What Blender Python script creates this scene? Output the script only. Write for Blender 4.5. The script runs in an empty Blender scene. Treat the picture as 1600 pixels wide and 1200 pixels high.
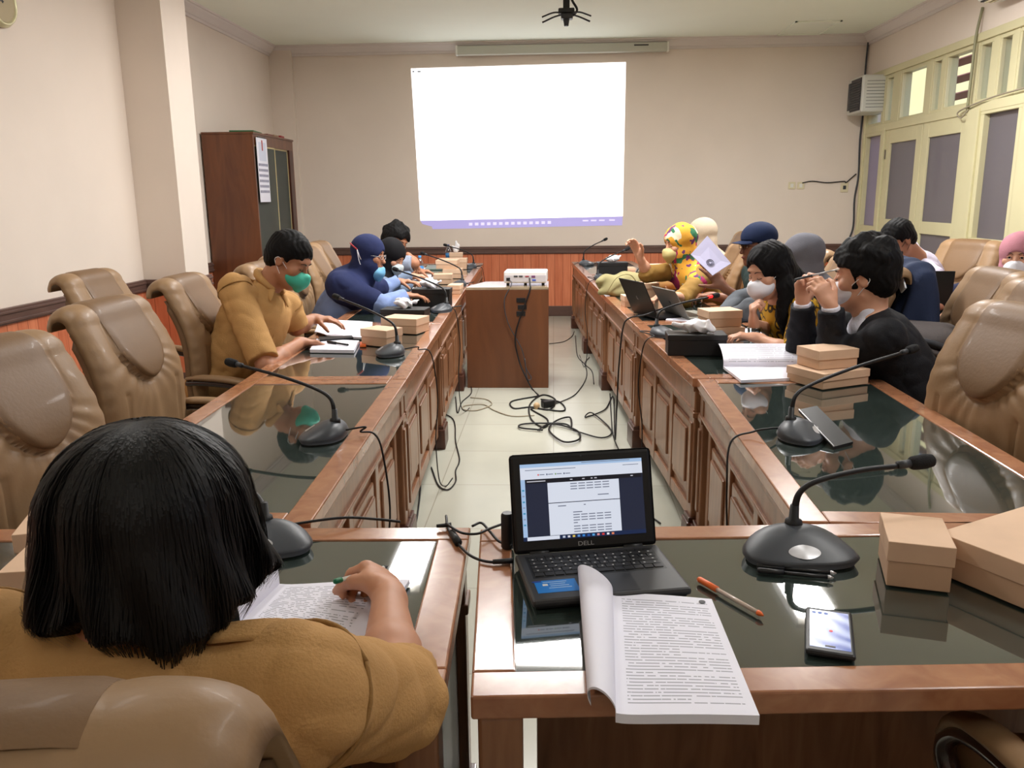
import bpy, bmesh, math, random
import numpy as np
from mathutils import Vector, Matrix
random.seed(7); np.random.seed(7)
S = bpy.context.scene
COL = S.collection
# ---------------------------------------------------------------- camera
FPX = 1300.0; CH = 1.5
_v = np.array([65/FPX, 294/FPX, -1.0]); _v /= np.linalg.norm(_v)
_n = np.array([-.011, 1, (294-.011*65)/FPX]); _n /= np.linalg.norm(_n)
CR = np.array([np.cross(_v, _n), _v, _n])
CC = np.array([0, 0, CH])
cd = bpy.data.cameras.new('camera'); cam = bpy.data.objects.new('camera', cd); COL.objects.link(cam)
M4 = Matrix([list(CR[i])+[CC[i]] for i in range(3)]+[[0, 0, 0, 1]])
cam.matrix_world = M4
cd.sensor_fit = 'HORIZONTAL'; cd.sensor_width = 36; cd.lens = FPX/1600*36; cd.clip_start = .02; cd.clip_end = 100
S.camera = cam
# ---------------------------------------------------------------- view + world + sun
S.view_settings.view_transform = 'Standard'; S.view_settings.look = 'None'
S.view_settings.gamma = 1; S.view_settings.use_curve_mapping = False
S.view_settings.exposure = 0.0
S.cycles.use_denoising = True
S.cycles.max_bounces = 6; S.cycles.diffuse_bounces = 4; S.cycles.glossy_bounces = 3
S.cycles.transmission_bounces = 4; S.cycles.transparent_max_bounces = 8
S.cycles.sample_clamp_indirect = 6; S.cycles.caustics_reflective = False; S.cycles.caustics_refractive = False
W = bpy.data.worlds.new('world'); S.world = W; W.use_nodes = True
wn = W.node_tree.nodes; sky = wn.new('ShaderNodeTexSky'); sky.sky_type = 'NISHITA'
sky.sun_elevation = math.radians(50); sky.sun_rotation = math.radians(230); sky.sun_disc = False
W.node_tree.links.new(sky.outputs[0], wn['Background'].inputs[0]); wn['Background'].inputs[1].default_value = .6
sd = bpy.data.lights.new('sun', 'SUN'); sd.energy = 2.2; sd.angle = .02; sd.color = (1, .93, .8)
so = bpy.data.objects.new('sun', sd); COL.objects.link(so)
so.rotation_euler = Vector((.55, .25, -.8)).to_track_quat('-Z', 'Y').to_euler()

LAMPS = [(0, 5.4, 1, 3.5), (-1.28, 7.05, 0, 1.5), (2.04, 6.6, 0, 3.6), (-1.7, 2.6, 0, .5), (1.9, 2.4, 0, 1.2), (0, -1.2, 1, .25), (-2.3, -.6, 0, .12), (2.3, -.6, 0, .2)]
LAMP_W = 30
def area(name, loc, sx, sy, power, color, rot=(0, 0, 0)):
    l = bpy.data.lights.new(name, 'AREA'); l.shape = 'RECTANGLE'; l.size = sx; l.size_y = sy; l.energy = power; l.color = color
    o = bpy.data.objects.new(name, l); COL.objects.link(o); o.location = loc; o.rotation_euler = rot; return o
for x, y, h, pw_ in LAMPS:
    area('fixture_light', (x, y, 3.195), 1.2 if h else .3, .3 if h else 1.2, LAMP_W*pw_, (1, .98, .965))

def P(px, py, z=.76):
    d = CR @ np.array([(px-800)/FPX, (600-py)/FPX, -1.]); return CC+d*(z-CH)/d[2]
def Q(px, py, y):
    d = CR @ np.array([(px-800)/FPX, (600-py)/FPX, -1.]); return CC+d*y/d[1]
def QX(px, py, x):
    d = CR @ np.array([(px-800)/FPX, (600-py)/FPX, -1.]); return CC+d*x/d[0]
# ---------------------------------------------------------------- materials
def lin(c):
    c = [x/255 for x in c[:3]]
    return tuple(x/12.92 if x <= .04045 else ((x+.055)/1.055)**2.4 for x in c)+(1,)
MATS = {}
def mat(name, col, rough=.5, metal=0, spec=.5, coat=0, var=0, vs=8, bump=0, bs=60, stretch=None, sheen=0, emis=None, es=0, trans=0, ior=1.45, sss=0):
    if name in MATS: return MATS[name]
    m = bpy.data.materials.new(name); m.use_nodes = True; nt = m.node_tree; b = nt.nodes['Principled BSDF']; L = nt.links.new
    c = lin(col); b.inputs['Base Color'].default_value = c
    b.inputs['Roughness'].default_value = rough; b.inputs['Metallic'].default_value = metal
    b.inputs['Specular IOR Level'].default_value = spec; b.inputs['Coat Weight'].default_value = coat; b.inputs['Coat Roughness'].default_value = .08
    b.inputs['IOR'].default_value = ior; b.inputs['Transmission Weight'].default_value = trans
    if sss: b.inputs['Subsurface Weight'].default_value = sss; b.inputs['Subsurface Radius'].default_value = (.01, .004, .002)
    if sheen: b.inputs['Sheen Weight'].default_value = sheen
    if emis: b.inputs['Emission Color'].default_value = lin(emis); b.inputs['Emission Strength'].default_value = es
    if var or bump:
        tc = nt.nodes.new('ShaderNodeTexCoord'); mp = nt.nodes.new('ShaderNodeMapping')
        L(tc.outputs['Object'], mp.inputs[0])
        if stretch: mp.inputs['Scale'].default_value = stretch
    if var:
        nz = nt.nodes.new('ShaderNodeTexNoise'); nz.inputs['Scale'].default_value = vs; nz.inputs['Detail'].default_value = 6
        L(mp.outputs[0], nz.inputs[0]); mr = nt.nodes.new('ShaderNodeMapRange')
        mr.inputs[1].default_value = .3; mr.inputs[2].default_value = .7; mr.inputs[3].default_value = 1-var; mr.inputs[4].default_value = 1+var
        L(nz.outputs[0], mr.inputs[0]); hs = nt.nodes.new('ShaderNodeHueSaturation'); hs.inputs['Color'].default_value = c
        L(mr.outputs[0], hs.inputs['Value']); L(hs.outputs[0], b.inputs['Base Color'])
    if bump:
        n2 = nt.nodes.new('ShaderNodeTexNoise'); n2.inputs['Scale'].default_value = bs; n2.inputs['Detail'].default_value = 4
        L(mp.outputs[0], n2.inputs[0]); bp = nt.nodes.new('ShaderNodeBump'); bp.inputs['Strength'].default_value = bump; bp.inputs['Distance'].default_value = .01
        L(n2.outputs[0], bp.inputs['Height']); L(bp.outputs[0], b.inputs['Normal'])
    MATS[name] = m; return m
def node(m, t): return m.node_tree.nodes.new(t)

def wood(name, c1, c2, rough=.25, scale=3, axis=(6, 6, .6), coat=.3):
    m = mat(name, c1, rough, coat=coat); nt = m.node_tree; L = nt.links.new; b = nt.nodes['Principled BSDF']
    tc = node(m, 'ShaderNodeTexCoord'); mp = node(m, 'ShaderNodeMapping'); mp.inputs['Scale'].default_value = axis; L(tc.outputs['Object'], mp.inputs[0])
    nz = node(m, 'ShaderNodeTexNoise'); nz.inputs['Scale'].default_value = scale; nz.inputs['Detail'].default_value = 8; nz.inputs['Distortion'].default_value = 1.2
    L(mp.outputs[0], nz.inputs[0]); cr = node(m, 'ShaderNodeValToRGB'); cr.color_ramp.elements[0].position = .3; cr.color_ramp.elements[1].position = .7
    cr.color_ramp.elements[0].color = lin(c2); cr.color_ramp.elements[1].color = lin(c1); L(nz.outputs[0], cr.inputs[0]); L(cr.outputs[0], b.inputs['Base Color'])
    return m
# ---------------------------------------------------------------- object helpers
def tag(o, label=None, cat=None, group=None, kind=None):
    if label: o['label'] = label
    if cat: o['category'] = cat
    if group: o['group'] = group
    if kind: o['kind'] = kind
    return o
def thing(name, label, cat, loc=(0, 0, 0), rz=0, group=None):
    o = bpy.data.objects.new(name, None); COL.objects.link(o); o.location = loc; o.rotation_euler = (0, 0, rz); o.empty_display_size = .05
    return tag(o, label, cat, group)
def mobj(name, V, F, m, parent=None, smooth=False, kind=None, label=None, world=False):
    me = bpy.data.meshes.new(name)
    if isinstance(V, np.ndarray): V = V.tolist()
    if isinstance(F, np.ndarray): F = F.tolist()
    me.from_pydata(V, [], F); me.update()
    if smooth: me.shade_smooth()
    me.materials.append(m)
    o = bpy.data.objects.new(name, me); COL.objects.link(o)
    if parent: o.parent = parent
    if kind: o['kind'] = kind
    if label: o['label'] = label
    return o
class MB:
    """collects shapes; build() links them as one mesh object"""
    def __init__(s): s.V = []; s.F = []
    def add(s, V, F):
        k = len(s.V); s.V += [tuple(float(a) for a in v) for v in V]; s.F += [tuple(int(i)+k for i in f) for f in F]; return s
    def box(s, x0, x1, y0, y1, z0, z1, b=0, R=None, o=None):
        bm = bmesh.new(); bmesh.ops.create_cube(bm, size=1)
        for v in bm.verts: v.co = Vector(((x0+x1)/2+v.co.x*(x1-x0), (y0+y1)/2+v.co.y*(y1-y0), (z0+z1)/2+v.co.z*(z1-z0)))
        if b: bmesh.ops.bevel(bm, geom=bm.edges[:], offset=b, segments=2, affect='EDGES', profile=.5)
        bm.verts.index_update(); V = [v.co.copy() for v in bm.verts]; F = [[v.index for v in f.verts] for f in bm.faces]; bm.free()
        if R is not None: V = [R @ v for v in V]
        if o is not None: V = [v+Vector(o) for v in V]
        return s.add(V, F)
    def lathe(s, prof, n=24, c=(0, 0, 0), R=None):
        V = []; F = []
        for r, z in prof:
            for i in range(n):
                a = 2*math.pi*i/n; V.append(Vector((r*math.cos(a), r*math.sin(a), z)))
        for j in range(len(prof)-1):
            for i in range(n): F.append((j*n+i, j*n+(i+1) % n, (j+1)*n+(i+1) % n, (j+1)*n+i))
        F.append(tuple(range(n))[::-1]); F.append(tuple((len(prof)-1)*n+i for i in range(n)))
        if R is not None: V = [R @ v for v in V]
        return s.add([v+Vector(c) for v in V], F)
    def tube(s, pts, r, n=8, sm=6, flat=1):
        pts = spline(pts, sm) if sm else [Vector(p) for p in pts]
        m = len(pts); rr = r if isinstance(r, (list, tuple)) else [r]*2
        V = []; F = []; up = Vector((0, 0, 1)); nrm = None
        for i, p in enumerate(pts):
            t = (pts[min(i+1, m-1)]-pts[max(i-1, 0)]).normalized()
            if nrm is None: nrm = t.cross(up) if abs(t.z) < .95 else t.cross(Vector((1, 0, 0)))
            nrm = (nrm-t*nrm.dot(t)).normalized(); b = t.cross(nrm)
            f = i/(m-1)*(len(rr)-1); k = min(int(f), len(rr)-2); R_ = rr[k]+(rr[k+1]-rr[k])*(f-k)
            for j in range(n):
                a = 2*math.pi*j/n; V.append(p+nrm*math.cos(a)*R_+b*math.sin(a)*R_*flat)
        for i in range(m-1):
            for j in range(n): F.append((i*n+j, i*n+(j+1) % n, (i+1)*n+(j+1) % n, (i+1)*n+j))
        F.append(tuple(range(n))[::-1]); F.append(tuple((m-1)*n+i for i in range(n)))
        return s.add(V, F)
    def prism(s, poly, h0, h1, axis='z', b=0):
        bm = bmesh.new()
        def mk(p, h): return {'z': (p[0], p[1], h), 'x': (h, p[0], p[1]), 'y': (p[0], h, p[1])}[axis]
        vs = [bm.verts.new(mk(p, h0)) for p in poly]; f = bm.faces.new(vs)
        r = bmesh.ops.extrude_face_region(bm, geom=[f]); nv = [g for g in r['geom'] if isinstance(g, bmesh.types.BMVert)]
        d = {'z': (0, 0, h1-h0), 'x': (h1-h0, 0, 0), 'y': (0, h1-h0, 0)}[axis]
        bmesh.ops.translate(bm, vec=d, verts=nv); bmesh.ops.recalc_face_normals(bm, faces=bm.faces)
        if b: bmesh.ops.bevel(bm, geom=bm.edges[:], offset=b, segments=2, affect='EDGES')
        bm.verts.index_update(); s.add([v.co.copy() for v in bm.verts], [[v.index for v in f.verts] for f in bm.faces]); bm.free(); return s
    def build(s, name, m, parent=None, smooth=False, kind=None, label=None):
        return mobj(name, s.V, s.F, m, parent, smooth, kind, label)
def spline(pts, sm):
    pts = [Vector(p) for p in pts]; out = []
    if len(pts) < 3: sm = max(sm, 1)
    e = [pts[0]*2-pts[1]]+pts+[pts[-1]*2-pts[-2]]
    for i in range(1, len(e)-2):
        a, b, c, d = e[i-1:i+3]
        for k in range(sm):
            t = k/sm; out.append(.5*((2*b)+(c-a)*t+(2*a-5*b+4*c-d)*t*t+(3*b-a-3*c+d)*t**3))
    out.append(pts[-1]); return out
def autosmooth(o, ang=35):
    me = o.data; me.shade_smooth()
    bm = bmesh.new(); bm.from_mesh(me)
    for e in bm.edges:
        if len(e.link_faces) == 2 and e.calc_face_angle(0) > math.radians(ang): e.smooth = False
    bm.to_mesh(me); bm.free(); return o
def dup(root, loc, rz, label=None, group=None):
    r = root.copy(); COL.objects.link(r); r.location = loc; r.rotation_euler = (0, 0, rz)
    if label: r['label'] = label
    if group: r['group'] = group
    for ch in list(root.children):
        c = ch.copy(); COL.objects.link(c); c.parent = r
        for g in list(ch.children):
            d = g.copy(); COL.objects.link(d); d.parent = c
    return r
# ---------------------------------------------------------------- signed distance bodies
def unit(v): v = np.array(v, float); return v/np.linalg.norm(v)
def frame(fwd, up):
    f = unit(fwd); r = unit(np.cross(f, up)); u = np.cross(r, f); return np.array([r, f, u])   # rows: right, fwd, up
class SDF:
    def __init__(s, disp=None): s.p = []; s.disp = disp
    def cap(s, a, b, r0, r1=None, k=.02, sub=False, cut=None):
        s.p.append(('c', np.array(a, float), np.array(b, float), r0, r0 if r1 is None else r1, k, sub, cut)); return s
    def ell(s, c, r, k=.02, R=None, sub=False):
        s.p.append(('e', np.array(c, float), np.array(r, float)*1.0, R, k, sub)); return s
    def box(s, c, h, rd=.01, k=.01, R=None, sub=False):
        s.p.append(('b', np.array(c, float), np.array(h, float), R, rd, k, sub)); return s
    def chain(s, pts, rs, k=.02):
        for i in range(len(pts)-1): s.cap(pts[i], pts[i+1], rs[i], rs[i+1], k)
        return s
    def mesh(s, vox):
        lo = []; hi = []
        for q in s.p:
            if q[0] == 'c': R = max(q[3], q[4]); lo.append(np.minimum(q[1], q[2])-R); hi.append(np.maximum(q[1], q[2])+R)
            elif q[0] == 'e': R = q[2].max(); lo.append(q[1]-R); hi.append(q[1]+R)
            else: R = np.linalg.norm(q[2]); lo.append(q[1]-R); hi.append(q[1]+R)
        sb = [q[-2] if q[0] == 'c' else q[-1] for q in s.p]
        L0 = np.min([l for l, z in zip(lo, sb) if not z], 0)-3*vox; H0 = np.max([h for h, z in zip(hi, sb) if not z], 0)+3*vox
        n = np.ceil((H0-L0)/vox).astype(int)+1
        ax = [(L0[i]+vox*np.arange(n[i])).astype(np.float32) for i in range(3)]
        D = np.full(tuple(n), .2, np.float32)
        for q, l, h in zip(s.p, lo, hi):
            k = {'c': 5, 'e': 4, 'b': 5}[q[0]]; kk = q[k]; mg = kk+3*vox
            i0 = np.clip(np.floor((l-mg-L0)/vox).astype(int), 0, n); i1 = np.clip(np.ceil((h+mg-L0)/vox).astype(int)+1, 0, n)
            if (i1 <= i0).any(): continue
            sl = tuple(slice(a, b) for a, b in zip(i0, i1))
            X, Y, Z = np.meshgrid(*[ax[i][sl[i]] for i in range(3)], indexing='ij', sparse=True)
            if q[0] == 'c':
                a, b, r0, r1 = q[1:5]; d = b-a; dd = max(d@d, 1e-9)
                t = ((X-a[0])*d[0]+(Y-a[1])*d[1]+(Z-a[2])*d[2])/dd; tc = np.clip(t, 0, 1)
                v = np.sqrt((X-a[0]-tc*d[0])**2+(Y-a[1]-tc*d[1])**2+(Z-a[2]-tc*d[2])**2)-(r0+(r1-r0)*tc)
                if q[7]: v = np.maximum(v, (t-1)*math.sqrt(dd))
            else:
                c = q[1]; A, B, Cc = X-c[0], Y-c[1], Z-c[2]
                if q[3] is not None:
                    R = q[3]; A, B, Cc = R[0, 0]*A+R[0, 1]*B+R[0, 2]*Cc, R[1, 0]*A+R[1, 1]*B+R[1, 2]*Cc, R[2, 0]*A+R[2, 1]*B+R[2, 2]*Cc
                r = q[2]
                if q[0] == 'e':
                    k0 = np.sqrt((A/r[0])**2+(B/r[1])**2+(Cc/r[2])**2); k1 = np.sqrt((A/r[0]**2)**2+(B/r[1]**2)**2+(Cc/r[2]**2)**2)+1e-6
                    v = k0*(k0-1)/k1
                else:
                    rd = q[4]; a_, b_, c_ = np.abs(A)-r[0]+rd, np.abs(B)-r[1]+rd, np.abs(Cc)-r[2]+rd
                    v = np.sqrt(np.maximum(a_, 0)**2+np.maximum(b_, 0)**2+np.maximum(c_, 0)**2)+np.minimum(np.maximum(a_, np.maximum(b_, c_)), 0)-rd
            o = D[sl]; sub = q[-2] if q[0] == 'c' else q[-1]
            if sub:
                v = -v; hh = np.clip(.5-.5*(o-v)/kk, 0, 1) if kk > 1e-4 else (v > o); D[sl] = o*(1-hh)+v*hh+kk*hh*(1-hh)
            else:
                hh = np.clip(.5+.5*(o-v)/kk, 0, 1); D[sl] = o*(1-hh)+v*hh-kk*hh*(1-hh)
        if s.disp is not None:
            X, Y, Z = np.meshgrid(*ax, indexing='ij', sparse=True); D = D+s.disp(X, Y, Z)
        return nets(D.astype(np.float32), L0, vox)
def nets(D, L0, vox):
    ins = D < 0; n = D.shape
    c = [ins[i:n[0]-1+i, j:n[1]-1+j, k:n[2]-1+k] for i in (0, 1) for j in (0, 1) for k in (0, 1)]
    cnt = sum(x.astype(np.int8) for x in c); act = (cnt > 0) & (cnt < 8)
    idx = np.argwhere(act); N = len(idx); ids = np.full(act.shape, -1, np.int64); ids[act] = np.arange(N)
    cor = np.array([(i, j, k) for i in (0, 1) for j in (0, 1) for k in (0, 1)])
    val = np.stack([D[idx[:, 0]+a, idx[:, 1]+b, idx[:, 2]+e] for a, b, e in cor], 1)
    acc = np.zeros((N, 3)); w = np.zeros(N)
    for a in range(8):
        for b in range(a+1, 8):
            if np.abs(cor[a]-cor[b]).sum() != 1: continue
            va, vb = val[:, a], val[:, b]; m = (va < 0) != (vb < 0)
            t = np.where(m, va/np.where(m, va-vb, 1), 0)
            acc += np.where(m[:, None], cor[a]+(cor[b]-cor[a])*t[:, None], 0); w += m
    V = (idx+acc/w[:, None])*vox+L0
    Fs = []
    for ax in range(3):
        o1, o2 = [(1, 2), (2, 0), (0, 1)][ax]
        sl0 = [slice(1, -1)]*3; sl0[ax] = slice(0, -1); sl1 = list(sl0); sl1[ax] = slice(1, None)
        A = ins[tuple(sl0)]; B = ins[tuple(sl1)]
        e = np.argwhere(A != B)
        if not len(e): continue
        flip = A[e[:, 0], e[:, 1], e[:, 2]]
        base = e.copy(); base[:, o1] += 1; base[:, o2] += 1
        def g(d1, d2):
            q = base.copy(); q[:, o1] -= d1; q[:, o2] -= d2; return ids[q[:, 0], q[:, 1], q[:, 2]]
        f = np.stack([g(1, 1), g(0, 1), g(0, 0), g(1, 0)], 1)
        f[~flip] = f[~flip][:, ::-1]; Fs.append(f)
    F = np.concatenate(Fs); F = F[(F >= 0).all(1)]
    return V, F
def sobj(name, sdf, vox, m, parent=None, label=None, sm=0):
    V, F = sdf.mesh(vox)
    for _ in range(sm):
        acc = np.zeros_like(V); w = np.zeros(len(V))
        for a, b in ((0, 1), (1, 2), (2, 3), (3, 0)):
            np.add.at(acc, F[:, a], V[F[:, b]]); np.add.at(acc, F[:, b], V[F[:, a]]); np.add.at(w, F[:, a], 1); np.add.at(w, F[:, b], 1)
        V = V*.4+.6*acc/w[:, None]
    return mobj(name, V, F, m, parent, True, label=label)
# ================================================================ ROOM
XL, XR, YB, ZC, YF = -3.45, 3.7, 10.6, 3.3, -3.0
M_wall = mat('wall_paint', (232, 219, 207), .75, var=.03, vs=1.5, bump=.04, bs=120)
M_ceil = mat('ceiling_paint', (244, 249, 235), .8, var=.02, vs=1)
M_corn = mat('cornice_paint', (226, 218, 214), .6, var=.02, vs=2)
M_rail = mat('dark_rail', (96, 72, 64), .4, var=.12, vs=5, stretch=(1, 1, 6))
def plank():
    m = mat('wainscot_planks', (178, 98, 62), .45, spec=.4); nt = m.node_tree; L = nt.links.new; b = nt.nodes['Principled BSDF']
    tc = node(m, 'ShaderNodeTexCoord'); sp = node(m, 'ShaderNodeSeparateXYZ'); L(tc.outputs['Object'], sp.inputs[0])
    ad = node(m, 'ShaderNodeMath'); ad.operation = 'ADD'; L(sp.outputs[0], ad.inputs[0]); L(sp.outputs[1], ad.inputs[1])
    mu = node(m, 'ShaderNodeMath'); mu.operation = 'MULTIPLY'; mu.inputs[1].default_value = 10; L(ad.outputs[0], mu.inputs[0])
    fl = node(m, 'ShaderNodeMath'); fl.operation = 'FLOOR'; L(mu.outputs[0], fl.inputs[0])
    fr = node(m, 'ShaderNodeMath'); fr.operation = 'FRACT'; L(mu.outputs[0], fr.inputs[0])
    wn_ = node(m, 'ShaderNodeTexWhiteNoise'); wn_.noise_dimensions = '1D'; L(fl.outputs[0], wn_.inputs['W'])
    mp = node(m, 'ShaderNodeMapping'); mp.inputs['Scale'].default_value = (14, 14, 1.2); L(tc.outputs['Object'], mp.inputs[0])
    nz = node(m, 'ShaderNodeTexNoise'); nz.inputs['Scale'].default_value = 3; nz.inputs['Detail'].default_value = 6; L(mp.outputs[0], nz.inputs[0])
    a1 = node(m, 'ShaderNodeMath'); a1.operation = 'MULTIPLY_ADD'; a1.inputs[1].default_value = .35; L(wn_.outputs['Value'], a1.inputs[0]); L(nz.outputs[0], a1.inputs[2])
    cr = node(m, 'ShaderNodeValToRGB'); cr.color_ramp.elements[0].position = .35; cr.color_ramp.elements[1].position = 1
    cr.color_ramp.elements[0].color = lin((192, 104, 70)); cr.color_ramp.elements[1].color = lin((220, 136, 98)); L(a1.outputs[0], cr.inputs[0])
    gr = node(m, 'ShaderNodeMath'); gr.operation = 'LESS_THAN'; gr.inputs[1].default_value = .06; L(fr.outputs[0], gr.inputs[0])
    mx = node(m, 'ShaderNodeMixRGB'); L(gr.outputs[0], mx.inputs[0]); L(cr.outputs[0], mx.inputs[1]); mx.inputs[2].default_value = lin((160, 84, 56)); L(mx.outputs[0], b.inputs['Base Color'])
    return m
M_plank = plank()
def floor_mat():
    m = mat('floor_tile', (198, 191, 172), .22, spec=.4); nt = m.node_tree; L = nt.links.new; b = nt.nodes['Principled BSDF']
    tc = node(m, 'ShaderNodeTexCoord'); br = node(m, 'ShaderNodeTexBrick'); br.offset = 0; br.inputs['Scale'].default_value = 1
    br.inputs['Brick Width'].default_value = .6; br.inputs['Row Height'].default_value = .6; br.inputs['Mortar Size'].default_value = .003
    br.inputs['Color1'].default_value = lin((186, 186, 172)); br.inputs['Color2'].default_value = lin((181, 181, 167)); br.inputs['Mortar'].default_value = lin((158, 156, 142))
    L(tc.outputs['Object'], br.inputs[0]); nz = node(m, 'ShaderNodeTexNoise'); nz.inputs['Scale'].default_value = 1.3; nz.inputs['Detail'].default_value = 8; L(tc.outputs['Object'], nz.inputs[0])
    mr = node(m, 'ShaderNodeMapRange'); mr.inputs[1].default_value = .3; mr.inputs[2].default_value = .7; mr.inputs[3].default_value = .9; mr.inputs[4].default_value = 1.06; L(nz.outputs[0], mr.inputs[0])
    hs = node(m, 'ShaderNodeHueSaturation'); L(mr.outputs[0], hs.inputs['Value']); L(br.outputs[0], hs.inputs['Color']); L(hs.outputs[0], b.inputs['Base Color']); return m
def st(name, mb, m): return mb.build(name, m, kind='structure')
st('floor', MB().box(XL-.2, XR+.2, YF-.2, YB+.2, -.1, 0), floor_mat())
st('ceiling', MB().box(XL-.2, XR+.2, YF-.2, YB+.2, ZC, ZC+.1), M_ceil)
w = MB().box(XL-.2, XL, YF, YB+.2, 0, ZC)                        # left wall, recessed beyond the pillar
w.box(XL, -3.26, YF, 6.5, 0, ZC); w.box(XL, -2.914, 6.5, 6.94, 0, ZC)
st('wall_left', w, M_wall)
st('wall_back', MB().box(XL, XR+.2, YB, YB+.2, 0, ZC).box(XL, -3.17, YB-.06, YB, 0, ZC), M_wall)
st('wall_front', MB().box(XL-.2, XR+.2, YF-.2, YF, 0, ZC), M_wall)
# right wall with openings: windows row from y0..y1, sill .. 2.78
WY0, WY1, WZ0, WZ1 = -1.6, 10.45, 1.03, 2.80
DY0, DY1 = 7.88, 9.82           # double door
w = MB().box(XR, XR+.2, YF, YB+.2, WZ1, ZC)
w.box(XR, XR+.2, YF, DY0, 0, WZ0).box(XR, XR+.2, DY1, YB+.2, 0, WZ0).box(XR, XR+.2, WY1, YB+.2, WZ0, WZ1).box(XR, XR+.2, YF, WY0, WZ0, WZ1)
# solid piers of wall between window groups nearer the camera
w.box(XR, XR+.2, 5.6, 6.55, WZ0, WZ1).box(XR, XR+.2, 2.4, 3.2, WZ0, WZ1)
st('wall_right', w, M_wall)
# wainscot + rails
def wains(name, segs):
    for nm, z0, z1, t, m in (('trim_%s_panels' % name, .12, .80, .012, M_plank),):
        q = MB()
        for (x0, x1, y0, y1, nx, ny) in segs: q.box(x0-t*(nx > 0)*0+min(0, nx*t), x1+max(0, nx*t), y0+min(0, ny*t), y1+max(0, ny*t), z0, z1)
        st('wainscot_'+name, q, m)
    for nm, z0, z1, t in (('trim_'+name, .79, .885, .03), ('baseboard_'+name, 0, .13, .022)):
        q = MB()
        for (x0, x1, y0, y1, nx, ny) in segs:
            q.box(x0+min(0, nx*t), x1+max(0, nx*t), y0+min(0, ny*t), y1+max(0, ny*t), z0, z1, .004)
            if t > .025:
                for dz in (.018, .07): q.box(x0+min(0, nx*(t+.008)), x1+max(0, nx*(t+.008)), y0+min(0, ny*(t+.008)), y1+max(0, ny*(t+.008)), z0+dz-.008, z0+dz+.008, .003)
        st(nm, q, M_rail)
e = .001
wains('left', [(-3.26-e, -3.26, YF, 6.5, 1, 0), (-3.26, -2.914, 6.5, 6.5+e, 0, -1), (-2.914-e, -2.914, 6.5, 6.94, 1, 0), (XL-e, XL, 6.94, YB, 1, 0)])
wains('back', [(-3.17, XR, YB, YB+e, 0, -1), (XL, -3.17, YB-.06, YB-.06+e, 0, -1)])
wains('right', [(XR, XR+e, YF, DY0-.12, -1, 0), (XR, XR+e, DY1+.12, YB, -1, 0)])
# cornice
def cornice(name, a, b, inward):
    a = np.array(a, float); b = np.array(b, float); i = np.array(inward, float)
    prof = [(0, -.115), (.018, -.115), (.02, -.09), (.035, -.085), (.06, -.055), (.085, -.03), (.09, -.018), (.11, -.015), (.112, 0), (0, 0)]
    V = []; F = []; n = len(prof)
    for p in (a, b):
        for d, z in prof: V.append((p[0]+i[0]*d, p[1]+i[1]*d, ZC+z))
    for k in range(n): F.append((k, (k+1) % n, n+(k+1) % n, n+k))
    F += [tuple(range(n))[::-1], tuple(range(n, 2*n))]
    o = mobj(name, V, F, M_corn, kind='structure'); return o
cornice('trim_cornice_back', (XL, YB-.0), (XR, YB), (0, -1)) if False else None
cornice('trim_1', (XL, YB, 0), (XR, YB, 0), (0, -1)); cornice('trim_2', (XL, 6.94, 0), (XL, YB, 0), (1, 0))
cornice('trim_3', (-3.26, YF, 0), (-3.26, 6.5, 0), (1, 0)); cornice('trim_4', (XR, YF, 0), (XR, YB, 0), (-1, 0))
# ---- joinery (cream painted)
M_cream = mat('cream_joinery', (208, 201, 162), .4, var=.03, vs=3)
def frosted(name, c, tr=.12):
    m = mat(name, c, .3); nt = m.node_tree; L = nt.links.new; b = nt.nodes['Principled BSDF']; b.inputs['Specular IOR Level'].default_value = .5
    t = node(m, 'ShaderNodeBsdfTranslucent'); t.inputs[0].default_value = lin(c); mx = node(m, 'ShaderNodeMixShader'); mx.inputs[0].default_value = .55
    tp = node(m, 'ShaderNodeBsdfTransparent'); tp.inputs[0].default_value = (.8, .8, .85, 1); m2 = node(m, 'ShaderNodeMixShader'); m2.inputs[0].default_value = tr
    L(b.outputs[0], mx.inputs[1]); L(t.outputs[0], mx.inputs[2]); L(mx.outputs[0], m2.inputs[1]); L(tp.outputs[0], m2.inputs[2]); L(m2.outputs[0], nt.nodes['Material Output'].inputs[0]); return m
M_film = frosted('frosted_film', (150, 144, 148)); M_filmL = frosted('pale_frosted_film', (180, 172, 190))
def clearglass():
    m = mat('clear_glass', (255, 255, 255), .02); nt = m.node_tree; L = nt.links.new; b = nt.nodes['Principled BSDF']
    tp = node(m, 'ShaderNodeBsdfTransparent'); tp.inputs[0].default_value = (.93, .95, .94, 1); g = node(m, 'ShaderNodeBsdfGlossy'); g.inputs['Roughness'].default_value = .03
    lw = node(m, 'ShaderNodeLayerWeight'); lw.inputs[0].default_value = .5; pw = node(m, 'ShaderNodeMath'); pw.operation = 'POWER'; pw.inputs[1].default_value = 4; L(lw.outputs['Facing'], pw.inputs[0])
    fr = node(m, 'ShaderNodeMath'); fr.operation = 'MULTIPLY_ADD'; fr.inputs[1].default_value = .45; fr.inputs[2].default_value = .04; L(pw.outputs[0], fr.inputs[0]); mx = node(m, 'ShaderNodeMixShader'); L(fr.outputs[0], mx.inputs[0]); L(tp.outputs[0], mx.inputs[1]); L(g.outputs[0], mx.inputs[2])
    L(mx.outputs[0], nt.nodes['Material Output'].inputs[0]); return m
M_clear = clearglass()
M_bgl = frosted('bookcase_glass', (150, 156, 146), .55)
M_steel = mat('hinge_steel', (120, 110, 100), .4, metal=.8)
WN = [0]
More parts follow.
